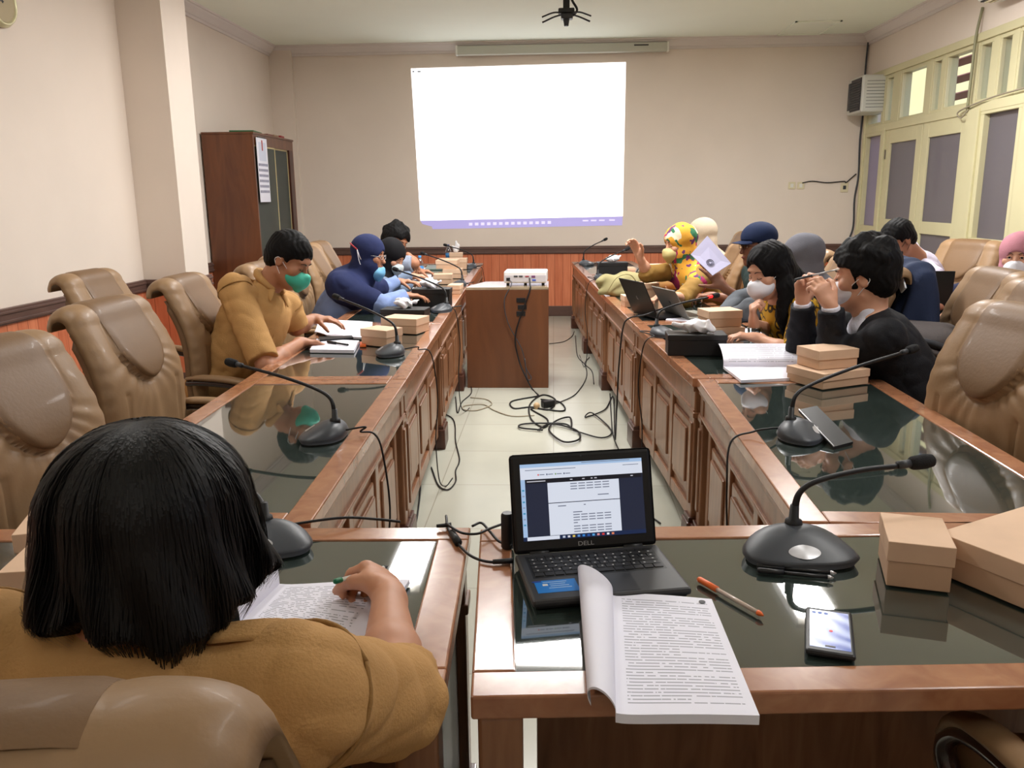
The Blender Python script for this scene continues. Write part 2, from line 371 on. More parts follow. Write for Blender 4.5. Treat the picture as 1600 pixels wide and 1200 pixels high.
def win(y0, y1, z0, z1, pane, fw=.05, proud=.03, name='window'):
    """a cream frame with its pane, set in the right wall"""
    WN[0] += 1
    f = MB(); x0, x1 = XR-proud, XR+.08
    f.box(x0, x1, y0, y1, z0, z0+fw, .004).box(x0, x1, y0, y1, z1-fw, z1, .004).box(x0, x1, y0, y0+fw, z0+fw, z1-fw, .004).box(x0, x1, y1-fw, y1, z0+fw, z1-fw, .004)
    o = f.build('%s_%d' % (name, WN[0]), M_cream, kind='structure')
    MB().box(XR+.02, XR+.028, y0+fw, y1-fw, z0+fw, z1-fw).build('pane', pane, o)
    return o
TR0, TR1 = 2.20, 2.80
win(9.86, 10.43, 1.05, TR0, M_filmL, .07)
win(7.02, 7.68, 1.04, TR0, M_film, .06)
# transoms
for y0, y1, pn in ((9.98, 10.43, M_clear), (9.70, 9.93, M_clear), (8.88, 9.52, M_clear), (8.55, 8.76, M_clear), (7.96, 8.48, M_clear), (7.62, 7.86, M_clear), (7.30, 7.52, M_clear), (6.62, 7.22, M_clear)):
    win(y0, y1, 2.24, 2.76, pn, .035, .012)
M_b = MB().box(XR-.035, XR+.1, 6.55, WY1, 2.76, 2.83, .006).box(XR-.035, XR+.1, 6.55, WY1, 2.165, 2.245, .006)
for a, b in ((9.93, 9.98), (9.52, 9.70), (8.76, 8.88), (8.48, 8.55), (7.86, 7.96), (7.52, 7.62), (7.22, 7.30), (6.55, 6.62)): M_b.box(XR-.015, XR+.1, a, b, 2.24, 2.77, .004)
M_b.box(XR-.04, XR+.1, 10.41, 10.47, 1.0, 2.8, .005).box(XR-.04, XR+.12, 9.80, 9.87, 0, 2.2, .005).box(XR-.05, XR+.14, 7.68, 7.90, 0, 2.2, .006)
M_b.box(XR-.05, XR+.1, 6.55, 7.70, 1.0, 1.06, .005).box(XR-.05, XR+.1, 9.82, 10.47, 1.0, 1.06, .005).box(XR-.03, XR+.1, 6.55, 7.03, 1.04, 2.2, .004)
st('trim_window_frame', M_b, M_cream)
def leaf(n, y0, y1, hinge):
    o = MB(); x0, x1 = XR-.02, XR+.03; s = .13
    o.box(x0, x1, y0, y0+s, .03, 2.17, .004).box(x0, x1, y1-s, y1, .03, 2.17, .004)
    o.box(x0, x1, y0+s, y1-s, 2.02, 2.17, .004).box(x0, x1, y0+s, y1-s, 1.09, 1.21, .004).box(x0, x1, y0+s, y1-s, .03, .25, .004)
    d = o.build('door_%d' % n, M_cream, kind='structure')
    MB().box(XR, XR+.008, y0+s, y1-s, 1.21, 2.02).build('upper_pane', M_film, d); MB().box(XR, XR+.008, y0+s, y1-s, .25, 1.09).build('lower_pane', M_film, d)
    MB().box(XR-.028, XR-.018, hinge-.012, hinge+.012, 1.86, 1.96, .002).box(XR-.028, XR-.018, hinge-.012, hinge+.012, .3, .4, .002).build('hinge', M_steel, d)
    MB().tube([(XR-.02, (y0+s/2 if hinge > y1-.1 else y1-s/2), 1.0), (XR-.06, (y0+s/2 if hinge > y1-.1 else y1-s/2), 1.0), (XR-.06, (y0+s/2+.08 if hinge > y1-.1 else y1-s/2-.08), 1.0)], .007, 8, 3).build('handle', M_steel, d, True)
leaf(1, 8.86, 9.79, 9.77); leaf(2, 7.91, 8.84, 7.93)
# windows nearer the camera, in the same wall (outside the photo)
for y0, y1 in ((3.25, 4.4), (4.4, 5.55), (.1, 1.25), (1.25, 2.4), (-1.6, -.75), (-.75, .1)):
    win(y0, y1, 1.04, TR0, M_filmL, .06); win(y0, y1, TR0, WZ1, M_clear, .06)
# exterior seen through the transoms
M_ext = mat('sunlit_plaster', (232, 214, 158), .8, var=.05, vs=1.2); M_ext2 = mat('pink_plaster', (190, 150, 140), .8, var=.05, vs=1)
st('wall_outside', MB().box(7.6, 7.8, 9.6, 24, -.5, 5.2), M_ext); st('wall_outside_pink', MB().box(5.9, 6.1, 2, 9.9, -.5, 3.3), M_ext2)
st('ground_outside', MB().box(XR+.2, 14, -6, 26, -.6, -.5), mat('paving_outside', (150, 146, 140), .8, var=.1, vs=3))
M_red = mat('roof_timber', (130, 70, 60), .6, var=.1, vs=6)
ro = thing('roof_louvres', 'reddish timber louvres of a roof seen through the upper window over the double door', 'louvres', (5.0, 11.05, 2.6))
MB().box(-.03, .03, -.44, -.40, -1.2, 1.8).box(-.03, .03, .40, .44, -1.2, 1.8).build('upright', M_red, ro)
for k in range(9):
    R_ = Matrix.Rotation(.5, 3, 'Y'); MB().box(-.06, .06, -.42, .42, -.008, .008, 0, R_, (0, 0, -.55+k*.2)).build('slat', M_red, ro)
# ---- things fixed to the room
M_white = mat('white_plastic', (232, 230, 222), .4); M_cwhite = mat('cream_plastic', (222, 212, 180), .45)
M_black = mat('black_plastic', (24, 24, 26), .4); M_cable = mat('black_cable', (20, 20, 22), .5); M_gcable = mat('grey_cable', (150, 140, 120), .5); M_dg = mat('dark_grey_plastic', (60, 62, 66), .45)
# ceiling lamps
M_tube = mat('lamp_tube', (255, 255, 255), .5, emis=(255, 250, 238), es=9)
f0 = None
FL = ['ceiling lamp nearest the middle of the aisle, crosswise', 'ceiling lamp over the left row of tables, beyond the middle', 'ceiling lamp over the right row of tables, beyond the middle', 'ceiling lamp over the near left tables', 'ceiling lamp over the near right tables', 'ceiling lamp behind the front table, crosswise', 'ceiling lamp behind the front table on the left', 'ceiling lamp behind the front table on the right']
for i, (x, y, h, _w) in enumerate(LAMPS):
    rz = 0 if h else math.pi/2
    if f0 is None:
        f0 = thing('ceiling_lamp', 'white twin-tube '+FL[0], 'lamp', (x, y, ZC), rz, 'ceiling lamps')
        MB().box(-.62, .62, -.16, .16, -.03, 0, .004).box(-.62, .62, -.16, -.15, -.08, -.03).box(-.62, .62, .15, .16, -.08, -.03).build('housing', M_white, f0)
        for s in (-1, 1): MB().lathe([(.013, -.58), (.013, .58)], 12, (0, s*.07, -.06), Matrix.Rotation(math.pi/2, 3, 'Y')).build('tube', M_tube, f0, True)
    else: dup(f0, (x, y, ZC), rz, 'white twin-tube '+FL[i])
# ceiling hatch
hc = QX; a = [P(x_, y_, ZC-.004) for x_, y_ in ((1240, 36), (1310, 36), (1332, 22), (1262, 20))]
x0, x1 = a[0][0], a[1][0]; y0, y1 = a[0][1], a[2][1]
y0 = max(min(y0, YB-.9), 7); 
st('trim_5', MB().box(x0, x1, y0, y0+.02, ZC-.012, ZC).box(x0, x1, y0+.75, y0+.77, ZC-.012, ZC).box(x0, x0+.02, y0, y0+.77, ZC-.012, ZC).box(x1-.02, x1, y0, y0+.77, ZC-.012, ZC), M_ceil)
# projector-screen housing on the back wall
sc = thing('projector_screen_case', 'long pale grey roller-screen case mounted high on the back wall', 'screen case', (.095, YB-.07, 3.2))
MB().box(-1.25, 1.25, -.05, .05, -.052, .05, .012).build('housing', mat('case_grey', (196, 196, 184), .4), sc)
for s in (-1, 1): MB().box(s*1.25-.012, s*1.25+.012, -.055, .055, -.057, .055, .008).build('end_cap', M_white, sc)
MB().box(.85, 1.02, -.053, -.05, .012, .026).build('name_strip', M_black, sc, label='tiny dark lettering strip')
MB().box(.9, 1.04, .0, .07, .05, .1, .004).build('bracket', M_white, sc)
# projected picture
M_proj = mat('projected_light', (250, 250, 255), .6, emis=(250, 251, 255), es=1.3)
pw = [Q(642, 107, YB-.004), Q(978, 97, YB-.004), Q(973, 338, YB-.004), Q(657, 345, YB-.004)]
pr = thing('projected_picture', 'bright white slanted picture cast on the back wall by the projector', 'projected picture', (0, YB-.004, 0))
def plate(name, pts, m, parent, y=0, t=.002):
    V = [(p[0], y, p[2]) for p in pts]+[(p[0], y+t, p[2]) for p in pts]; n = len(pts)
    return mobj(name, V, [tuple(range(n)), tuple(range(n, 2*n))[::-1]]+[(i, n+i, n+(i+1) % n, (i+1) % n) for i in range(n)], m, parent)
plate('page', pw, M_proj, pr)
M_tb = mat('projected_taskbar', (120, 110, 150), .6, emis=(190, 180, 236), es=.72)
tb = [Q(657, 345, YB), Q(973, 338, YB), Q(972, 352, YB), Q(676, 358, YB), Q(675, 354, YB), Q(660, 350, YB)]
plate('task_bar', tb, M_tb, pr)
q = MB()
M_tic = mat('projected_icons', (160, 150, 190), .6, emis=(226, 220, 250), es=.85)
def at_tb(fx, fz): a_ = pw[3]*(1-fx)+pw[2]*fx; return a_[0], a_[2]-.02-.07*fz
for k in range(14):
    x_, z_ = at_tb(.25+.03*k, .25); MB().box(x_-.022, x_+.022, -.003, -.001, z_-.035, z_).build('task_icon', M_tic, pr)
for fx in (.82, .86, .9, .95): x_, z_ = at_tb(fx, .2); MB().box(x_-.04, x_+.03, -.003, -.001, z_-.018, z_).build('task_icon', M_tic, pr)
for px_, s_ in ((646, .012), (655, .02)): a_ = Q(px_, 112, YB); MB().box(a_[0]-s_, a_[0]+s_, -.003, -.001, a_[2]-.006, a_[2]+.006).build('corner_mark', M_dg, pr)
# ceiling bracket for a projector
br = thing('ceiling_projector_bracket', 'black metal projector bracket with splayed arms hanging from the ceiling', 'bracket', tuple(P(885, -6, ZC-.0)*np.array([1, 1, 0])+np.array([0, 0, ZC])))
bl = br.location; 
MB().box(-.03, .03, -.03, .03, -.12, 0, .004).build('stem', M_black, br)
kk = (bl.y)/1300.
MB().box(-.075, .075, -.06, .06, -.15, -.11, .01).box(-.05, .06, -.05, .05, -.2, -.15, .01).lathe([(.02, -.26), (.03, -.2)], 12).build('plate', M_black, br)
for s, t in ((-1, 1), (1, 1), (-1, -1), (1, -1)):
    MB().tube([(s*.04, t*.04, -.15), (s*.12, t*.1, -.16), (s*.2, t*.12, -.19), (s*.225, t*.12, -.2)], .008, 6, 4).build('arm', M_black, br, True)
MB().tube([(.04, 0, 0), (.06, 0, -.05), (.1, .0, -.12), (.06, 0, -.17)], .012, 6, 5).build('cable', M_cable, br, True)
# sockets and switches
def socket(name, label, c, n, w_=.08, h_=.08, holes=True, m=None):
    t = thing(name, label, 'socket', tuple(c)); 
    if n == 'y':
        MB().box(-w_/2, w_/2, -.012, .0, -h_/2, h_/2, .004).build('plate', m or M_cwhite, t)
        MB().box(-.018, .018, -.016, -.01, -.022, .022, .003).build('insert', M_white if not holes else M_dg, t)
    else:
        MB().box(0, .012, -w_/2, w_/2, -h_/2, h_/2, .004).build('plate', m or M_white, t)
        for dz in (-.03, .03): MB().lathe([(.017, 0), (.017, .004)], 14, (.011, 0, dz), Matrix.Rotation(math.pi/2, 3, 'Y')).build('insert', M_cwhite, t)
    return t
for (px_, lb) in ((1237, 'cream light switch plate on the back wall, left one of the pair'), (1251, 'cream light switch plate on the back wall, right one of the pair')):
    socket('wall_switch', lb, Q(px_, 290, YB), 'y', .085, .085, False)
socket('wall_socket', 'cream wall socket with dark slot on the back wall near the window', Q(1319, 293, YB), 'y', .09, .11, True)
c = QX(178, 516, -3.26+.013)
ws = socket('wall_socket', 'white double socket on the left wainscot with a white plug in it', (-3.26+.013, c[1], c[2]), 'x', .09, .15)
pl = thing('power_cord', 'white cord hanging from the left wall socket down to the floor', 'cord')
MB().lathe([(.018, 0), (.018, .03), (.008, .04)], 12, (c[0]+.016, c[1], c[2]), Matrix.Rotation(math.pi/2, 3, 'Y')).build('plug', M_white, pl, True)
cp = [(c[0]+.05, c[1], c[2])]+[tuple(QX(x_, y_, xx)) for x_, y_, xx in ((205, 528, -3.12), (222, 560, -3.08), (236, 590, -3.07))]
g = P(250, 604, .01); cp += [(float(g[0]), float(g[1]), .012), (float(g[0])+.25, float(g[1])+.1, .006)]
MB().tube(cp, .006, 6, 6).build('flex', M_white, pl, True)
# conduit and cables in the back right corner
cb = thing('corner_cable', 'dark cable run down the back right corner from the ceiling to the wainscot', 'cable')
MB().tube([(XR-.02, YB-.03, ZC), (XR-.03, YB-.03, 2.9), (XR-.02, YB-.03, 2.45), (XR-.03, YB-.03, 2.1), (XR-.015, YB-.03, 1.7), (XR-.04, YB-.03, 1.42), (XR-.03, YB-.03, 1.1), (XR-.08, YB-.03, .9)], .011, 6, 6).build('drop', M_dg, cb, True)
s1 = Q(1253, 286, YB); s2 = Q(1318, 286, YB)
MB().tube([(s1[0], YB-.012, s1[2]), (s1[0]+.12, YB-.012, s1[2]+.02), (s2[0]-.2, YB-.012, s1[2]+.0), (s2[0], YB-.012, s2[2]+.02), (XR-.15, YB-.012, s1[2]-.0), (XR-.04, YB-.02, s1[2]+.1)], .007, 6, 6).build('branch', M_cable, cb, True)
cb = thing('window_conduit', 'grey conduit coming down the right wall over the upper windows', 'cable')
MB().tube([(XR-.02, 7.87, 3.04), (XR-.05, 7.87, 2.8), (XR-.055, 7.87, 2.5), (XR-.055, 7.88, 2.2)], .012, 6, 6).build('pipe', mat('grey_green_pipe', (140, 138, 108), .5), cb, True)
MB().tube([(XR-.055, 7.86, 2.2), (XR-.07, 7.95, 2.14), (XR-.07, 8.0, 2.2), (XR-.05, 7.5, 2.26), (XR-.045, 7.0, 2.28)], .007, 6, 6).build('cable', M_gcable, cb, True)
# window-type air conditioner in the far upper window
ac = thing('window_air_conditioner', 'boxy white air conditioner with dark grille set in the far upper window', 'air conditioner', (XR, 10.2, 2.58))
MB().box(-.26, .1, -.24, .24, -.2, .2, .02).build('casing', mat('ac_white', (206, 206, 198), .4), ac)
q = MB()
for k in range(12): q.box(-.275, -.262, -.2, .1, -.16+k*.027, -.15+k*.027)
MB().box(-.266, -.26, -.21, .11, -.175, .175).build('grille', mat('grille_dark', (60, 60, 62), .5), ac); q.build('louvre', M_dg, ac)
q = MB()
for k in range(9): q.box(-.21, .0, -.2415, -.24, -.15+k*.035, -.145+k*.035)
q.box(-.267, -.26, .13, .2, -.15, .15).build('vent', M_dg, ac)
# split unit upper right, only its lower edge in view
ac = thing('split_air_conditioner', 'white split air conditioner high on the right wall near the ceiling', 'air conditioner', (XR-.13, 7.05, 3.13))
MB().box(-.1, .13, -.5, .5, -.12, .12, .03).build('casing', M_white, ac)
MB().box(-.09, .02, -.44, .44, -.128, -.119).build('outlet', M_black, ac)
for k in (-.07, -.03): MB().box(k, k+.018, -.42, .42, -.14, -.126, .003).build('flap', M_cwhite, ac)
# clock-like round thing at the upper left corner of the photo
cx = QX(2, 2, -3.23)
ck = thing('wall_clock', 'round cream-rimmed wall clock high on the left wall, just in the corner', 'clock', tuple(cx))
RY = Matrix.Rotation(math.pi/2, 3, 'Y')
MB().lathe([(.11, -.03), (.14, -.028), (.145, -.01), (.13, .012), (.118, .014), (.115, .004), (0.001, .004)], 40, (0, 0, 0), RY).build('rim', mat('clock_rim', (206, 200, 160), .3, metal=.3), ck, True)
MB().lathe([(.114, .0), (.114, .006)], 32, (0, 0, 0), RY).build('dial', mat('clock_face', (168, 150, 110), .4), ck)
MB().box(.007, .009, -.004, .004, -.01, .08).box(.007, .009, -.06, .01, -.003, .003).build('hand', M_black, ck)
# ================================================================ FURNITURE
M_top = wood('table_wood', (176, 124, 90), (150, 98, 70), .22, 2.2, (6, 6, 6), .35)
M_tw = wood('table_wood_side', (154, 108, 76), (122, 82, 56), .33, 2.2, (9, 9, 1.2), .2)
M_dw = wood('table_wood_dark', (86, 48, 32), (62, 33, 22), .35, 3, (9, 9, 1), .2)
def glass_top():
    m = mat('green_glass_top', (50, 60, 56), .035, spec=.9, coat=.8, ior=1.6); b = m.node_tree.nodes['Principled BSDF']; b.inputs['Coat Roughness'].default_value = .02
    return m
M_gt = glass_top()
TZ = .76
def table(name, label, L, D, flip=1, gw=.07, sides=True):
    """local: x along length 0..L, y from 0 (aisle face) to D (sitting side)"""
    t = thing(name, label, 'table')
    q = MB()
    for a in ((0, L, 0, gw), (0, L, D-gw, D), (0, gw, gw, D-gw), (L-gw, L, gw, D-gw)): q.box(a[0], a[1], a[2], a[3], TZ-.04, TZ, .004)
    q.build('top_frame', M_top, t)
    MB().box(gw, L-gw, gw, D-gw, TZ-.02, TZ-.0035, .001).build('glass_pane', M_gt, t)
    q = MB().box(.02, L-.02, .02, .05, TZ-.15, TZ-.04).box(.02, .05, .05, D-.04, TZ-.13, TZ-.04).box(L-.05, L-.02, .05, D-.04, TZ-.13, TZ-.04)
    q.box(.008, L-.008, .008, .022, TZ-.062, TZ-.04, .003).box(.012, L-.012, .01, .03, TZ-.155, TZ-.14, .003).box(.03, L-.03, .03, D-.03, TZ-.045, TZ-.022)
    q.build('apron', M_tw, t)
    # front panel between the posts
    x0, x1 = (.125, L-.125) if not name.startswith('front') else (.08, L-.08); z0, z1 = .09, TZ-.15
    q = MB().box(x0, x1, .05, .068, z0, z1)
    q.box(x0, x1, .035, .052, z1-.045, z1, .003).box(x0, x1, .035, .052, z0, z0+.06, .003)
    n = 3; step = (x1-x0)/n
    for i in range(n+1):
        c = x0+i*step; a, b = (c-.03, c+.03) if 0 < i < n else ((c, c+.05) if i == 0 else (c-.05, c)); q.box(a, b, .033, .052, z0, z1, .004)
    q.build('front_panel', M_tw, t)
    q = MB()
    for i in range(n):
        a, b = x0+i*step+.045, x0+(i+1)*step-.045
        if i == 0: a += .02
        if i == n-1: b -= .02
        q.box(a, b, .038, .052, z0+.1, z1-.085, .006); q.box(a+.03, b-.03, .028, .04, z0+.14, z1-.125, .006)
    q.build('raised_panel', M_tw, t, kind='stuff')
    for c in (.045, L-.045):
        for k, yy in ((0, .0), (1, D-.09)):
            q = MB().box(c-.035, c+.035, yy+.015, yy+.085, .14, TZ-.04, .006)
            if k == 0: q.box(c-.042, c+.042, yy+.008, yy+.09, TZ-.175, TZ-.15, .004); q.box(c-.018, c+.018, yy+.006, yy+.02, .2, TZ-.2, .005)
            q.build('post', M_tw, t)
            MB().box(c-.055, c+.055, yy-.005, yy+.105, 0, .125, .006).box(c-.047, c+.047, yy+.003, yy+.097, .12, .145, .004).build('plinth', M_dw, t)
    # side panels
    for xx in (.03, L-.046): MB().box(xx, xx+.016, .1, D-.1, .16, TZ-.14).build('side_panel', M_dw, t)
    return t
def place(t, o, ang):
    t.location = (o[0], o[1], 0); t.rotation_euler = (0, 0, ang); return t
def mir(t):      # mirrored plan: local y towards -y; done by rotating 180 and shifting
    return t
RT = math.radians
# left row: aisle face at x ~ -.6, sitting side towards -x. Local x -> +Y, local y -> -X  (rotation 90)
Lpts = [(-.568, 1.80), (-.612, 3.37), (-.665, 4.93), (-.715, 6.48), (-.760, 8.02), (-.800, 9.56)]
nm = ['nearest table of the left row, empty but for a microphone', 'second table of the left row, in front of the man in khaki', 'third table of the left row, with tissue box and papers', 'fourth table of the left row, under several kraft boxes', 'far end table of the left row by the back wall']
for i in range(5):
    a, b = Lpts[i], Lpts[i+1]; L_ = math.hypot(b[0]-a[0], b[1]-a[1])-.006; an = math.atan2(b[1]-a[1], b[0]-a[0])
    place(table('conference_table', 'wooden glass-topped table, '+nm[i], L_, .69), a, an)
Rpts = [(.575, 3.385), (.470, 4.93), (.375, 6.5), (.29, 8.07), (.205, 9.64)]
nm = ['second table of the right row, with the black tissue box', 'third table of the right row, with two laptops', 'fourth table of the right row, under khaki cloth', 'far end table of the right row by the back wall']
# rotated -90: local x -> -Y, local y -> +X ; origin at far end
def right_tab(a, b, D, lab):
    L_ = math.hypot(b[0]-a[0], b[1]-a[1])-.006; an = math.atan2(a[1]-b[1], a[0]-b[0]); place(table('conference_table', lab, L_, D), b, an)
right_tab((.566, 1.83), (.590, 3.375), .74, 'wooden glass-topped table, nearest of the right row, with two stacked kraft boxes')
for i in range(4): right_tab(Rpts[i], Rpts[i+1], .70, 'wooden glass-topped table, '+nm[i])
# front tables: aisle face at far side (y~1.78): local y towards the camera => rotate 180
an = math.pi+RT(1.8); place(table('conference_table', 'front glass-topped table on the left, where the woman in khaki writes', 1.5, .655), (-.19, 1.785), an)
an = math.pi+RT(3.6); place(table('conference_table', 'front glass-topped table on the right, carrying the black laptop', 1.56, .655), (-.165+1.555, 1.775+.098), an)
# second row table near the windows
t = table('conference_table', 'glass-topped table beyond the right row, in front of the man in white', 1.5, .56); place(t, (1.95, 6.52), -math.pi/2)
# ---------------------------------------------------------------- chairs
def leather(name, c, r=.46):
    m = mat(name, c, r, spec=.4, coat=.03, var=.06, vs=5, bump=.06, bs=90); return m
M_lea = leather('tan_leather', (150, 120, 88)); M_lea2 = leather('tan_leather_shaded_panel', (120, 92, 64), .5); M_lead = leather('tan_leather_side', (130, 102, 74), .5)
M_armw = mat('arm_dark_wood', (44, 24, 20), .18, coat=.5)
def chair_master():
    t = thing('office_chair', 'x', 'chair')
    # back: path from seat up to a rolled top. local front = +y
    n_u, n_v = 49, 90
    H0, H1 = .44, 1.08
    def path(v):       # v 0..1 straight, 1..1.35 roll back;  returns y,z and normal (front)
        lean = RT(11); s = v*(H1-H0)
        if v <= 1:
            curve = .035*math.sin(v*math.pi)-.02*math.sin(v*2*math.pi)
            y = -math.sin(lean)*s+curve; z = H0+math.cos(lean)*s; return y, z, math.cos(lean), math.sin(lean)
        a = (v-1)/.35*RT(175); r = .055
        y0, z0 = -math.sin(lean)*(H1-H0), H0+math.cos(lean)*(H1-H0)
        n0 = lean+a; cy, cz = y0-r*math.cos(lean), z0-r*math.sin(lean)
        return cy+r*math.cos(n0), cz+r*math.sin(n0), math.cos(n0), math.sin(n0)
    def halfw(v):
        w_ = .262+.022*math.sin(min(v, 1)*math.pi*.9); 
        if v > 1: w_ -= .02*(v-1)/.35
        return w_
    OV = (.84, .21, .145)      # oval centre v, half-height in v, half width m
    def oval(u, v):
        x = u*halfw(v); vv = (v-OV[0])/OV[1]
        wq = OV[2]*(1 if vv > 0 else max(.3, 1+.25*vv))
        if vv > 0: vv *= .12
        return math.sqrt((x/wq)**2+vv*vv)
    def front(u, v):
        o = oval(u, v); x = u*halfw(v); d = .03*(1-abs(u)**8)
        sm_ = max(0, min(1, (v-.72)/.3)); d -= .012*(1-.8*sm_)*math.exp(-((o-1)/.07)**2)                 # seam round the head panel
        d -= .012*math.exp(-(max(0, o-1)/.35)**2)*(o > 1)*(1-sm_); d += (.016*(1-sm_) if o < 1 else 0)
        if o > 1.02 and v < .95:                               # gathered pleats radiating from the panel
            ang = math.atan2((v-OV[0])*(H1-H0), x); f = math.exp(-(o-1)*.9)
            d += .0035*math.sin(ang*22+1.5*math.sin(ang*5))*f*(ang < -.2 and ang > -2.95)
        if v < .55: d += .006*math.cos(u*9.4)*min(1, (.55-v)*6)*(1-abs(u))   # long vertical rolls
        d -= .010*math.exp(-((abs(u)-.62)/.03)**2)*(v < .6)
        d += .002*math.sin(v*70+u*3)*math.exp(-((abs(u)-.93)/.06)**2)        # puckered edge
        if v < .2: d += .03*math.sin(v/.2*math.pi)*(1-u*u)
        return d
    def grid(fn, un, vn, v0, v1, u0=-1, u1=1, back=None):
        V = []; F = []
        for j in range(vn):
            v = v0+(v1-v0)*j/(vn-1)
            for i in range(un): u = u0+(u1-u0)*i/(un-1); V.append(fn(u, v))
        A = len(V)
        for j in range(vn):
            v = v0+(v1-v0)*j/(vn-1)
            for i in range(un): u = u0+(u1-u0)*i/(un-1); V.append(back(u, v))
        for j in range(vn-1):
            for i in range(un-1):
                a = j*un+i; F.append((a, a+1, a+un+1, a+un)); F.append((A+a, A+a+un, A+a+un+1, A+a+1))
        for j in range(vn-1):
            a = j*un; F.append((a, a+un, A+a+un, A+a)); a += un-1; F.append((a, A+a, A+a+un, a+un))
        for i in range(un-1):
            F.append((i, A+i, A+i+1, i+1)); a = (vn-1)*un+i; F.append((a, a+1, A+a+1, A+a))
        return V, F
    def off(u, v, d):
        y, z, ny, nz = path(v); x = u*halfw(v); return (x, y+ny*d, z+nz*d)
    V, F = grid(lambda u, v: off(u, v, front(u, v)-.02*abs(u)**16), n_u, n_v, 0, 1.35, back=lambda u, v: off(u*.97, v, -.018))
    mobj('back_cushion', V, F, M_lea, t, True)
    # head panel skin over the oval; darker leather with pillow shade put into it
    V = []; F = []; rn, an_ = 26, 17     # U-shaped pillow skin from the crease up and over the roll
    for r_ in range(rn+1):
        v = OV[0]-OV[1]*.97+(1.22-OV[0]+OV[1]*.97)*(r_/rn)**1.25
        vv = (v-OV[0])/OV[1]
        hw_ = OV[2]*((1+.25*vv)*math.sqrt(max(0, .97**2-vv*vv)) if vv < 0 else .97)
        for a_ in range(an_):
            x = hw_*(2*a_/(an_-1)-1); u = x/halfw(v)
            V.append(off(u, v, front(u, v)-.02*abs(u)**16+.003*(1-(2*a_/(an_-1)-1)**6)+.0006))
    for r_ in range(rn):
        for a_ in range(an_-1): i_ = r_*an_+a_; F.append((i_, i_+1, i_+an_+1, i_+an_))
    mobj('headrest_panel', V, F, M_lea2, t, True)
    V, F = grid(lambda u, v: off(u*.93, v, -.02), 13, 30, -.03, .97, back=lambda u, v: off(u*(.93-.1*(v > .93)), v, -.055-.035*math.sin(min(1, max(0, v))*math.pi)*(1-u*u)))
    mobj('back_shell', V, F, M_lead, t, True)
    # seat
    s = SDF(); s.box((0, .19, .455), (.255, .27, .055), .05, .01); s.ell((0, .2, .475), (.22, .23, .055), .03); s.cap((-.22, .43, .45), (.22, .43, .45), .045, k=.03)
    sobj('seat', s, .012, M_lea, t, sm=1)
    for sx in (-1, 1):
        ap = [(sx*.26, -.08, .665), (sx*.28, .0, .672), (sx*.29, .12, .665), (sx*.29, .24, .64), (sx*.285, .32, .60), (sx*.28, .37, .54)]
        MB().tube([(a, b, c+.012) for a, b, c in ap], [.012, .027, .03, .03, .028, .02], 12, 6, .55).build('arm_pad', M_lea, t, True)
        MB().tube([(a, b, c-.012) for a, b, c in ap]+[(sx*.27, .35, .47), (sx*.26, .29, .42), (sx*.22, .2, .40)], [.014, .02, .022, .02, .02, .016], 8, 6, .9).build('arm_frame', M_armw, t, True)
    MB().lathe([(.13, .40), (.13, .38), (.05, .37), (.035, .34), (.03, .34), (.028, .12), (.05, .11), (.05, .07), (.02, .06)], 20).build('gas_post', M_black, t, True)
    for k in range(5):
        a = 2*math.pi*k/5+.3; c, s_ = math.cos(a), math.sin(a)
        lg = MB().tube([(c*.03, s_*.03, .1), (c*.18, s_*.18, .09), (c*.3, s_*.3, .075)], [.026, .022, .016], 8, 4, 1).build('base_leg', M_armw, t, True)
        MB().lathe([(.004, -.022), (.027, -.02), (.029, 0), (.027, .02), (.004, .022)], 16, (c*.3, s_*.3, .031), Matrix.Rotation(a, 3, 'Z') @ Matrix.Rotation(math.pi/2, 3, 'X')).build('caster', M_black, lg, True)
    return t
CHAIR = chair_master(); _cu = [False]
def chair(x, y, yaw, label, group=None):
    """yaw: direction the chair faces, degrees from +Y counter-clockwise"""
    if not _cu[0]:
        _cu[0] = True; CHAIR.location = (x, y, 0); CHAIR.rotation_euler = (0, 0, RT(yaw)); CHAIR['label'] = label
        if group: CHAIR['group'] = group
        return CHAIR
    return dup(CHAIR, (x, y, 0), RT(yaw), label, group)
G = 'tan leather conference chairs'
chair(-.50, .69, 8, 'tan leather chair at the bottom left corner, under the woman writing', G)
chair(-1.36, 2.10, -97, 'empty tan leather chair nearest the camera on the left, beside the black-haired woman', G)
chair(-1.52, 3.02, -93, 'empty tan leather chair in front of the white wall socket on the left', G)
chair(-2.3, 4.3, -92, 'tan leather chair set back from the left row, nearest the wall pillar', G)
chair(-1.66, 4.02, -88, 'tan leather chair the man in khaki shirt sits on', G)
chair(-1.56, 4.84, -92, 'empty tan leather chair between the khaki man and the navy headscarf woman', G)
chair(-1.70, 5.62, -90, 'tan leather chair the woman in navy headscarf sits on', G)
chair(-1.72, 6.35, -90, 'tan leather chair of the woman in black headscarf, left row', G)
chair(-1.85, 7.15, -88, 'tan leather chair of the dark-haired person farthest down the left row', G)
chair(1.84, 3.46, 93, 'tan leather chair of the man in the black blazer', G)
chair(1.36, 2.68, 103, 'large empty tan leather chair at the right edge, its arm against the near table', G)
chair(1.95, 4.07, 90, 'empty tan leather chair behind the large one at the right, dark backpack on its seat', G)
chair(1.52, 4.42, 95, 'tan leather chair of the woman in white mask, navy jacket over its back', G)
chair(1.62, 5.06, 95, 'tan leather chair of the person in grey headscarf', G)
chair(1.58, 5.72, 95, 'tan leather chair of the man in navy cap', G)
chair(1.25, 6.35, 93, 'tan leather chair of the woman in yellow floral headscarf', G)
chair(1.52, 7.0, 93, 'tan leather chair of the person in beige headscarf', G)
chair(1.7, 8.3, 93, 'empty tan leather chair farthest down the right row', G)
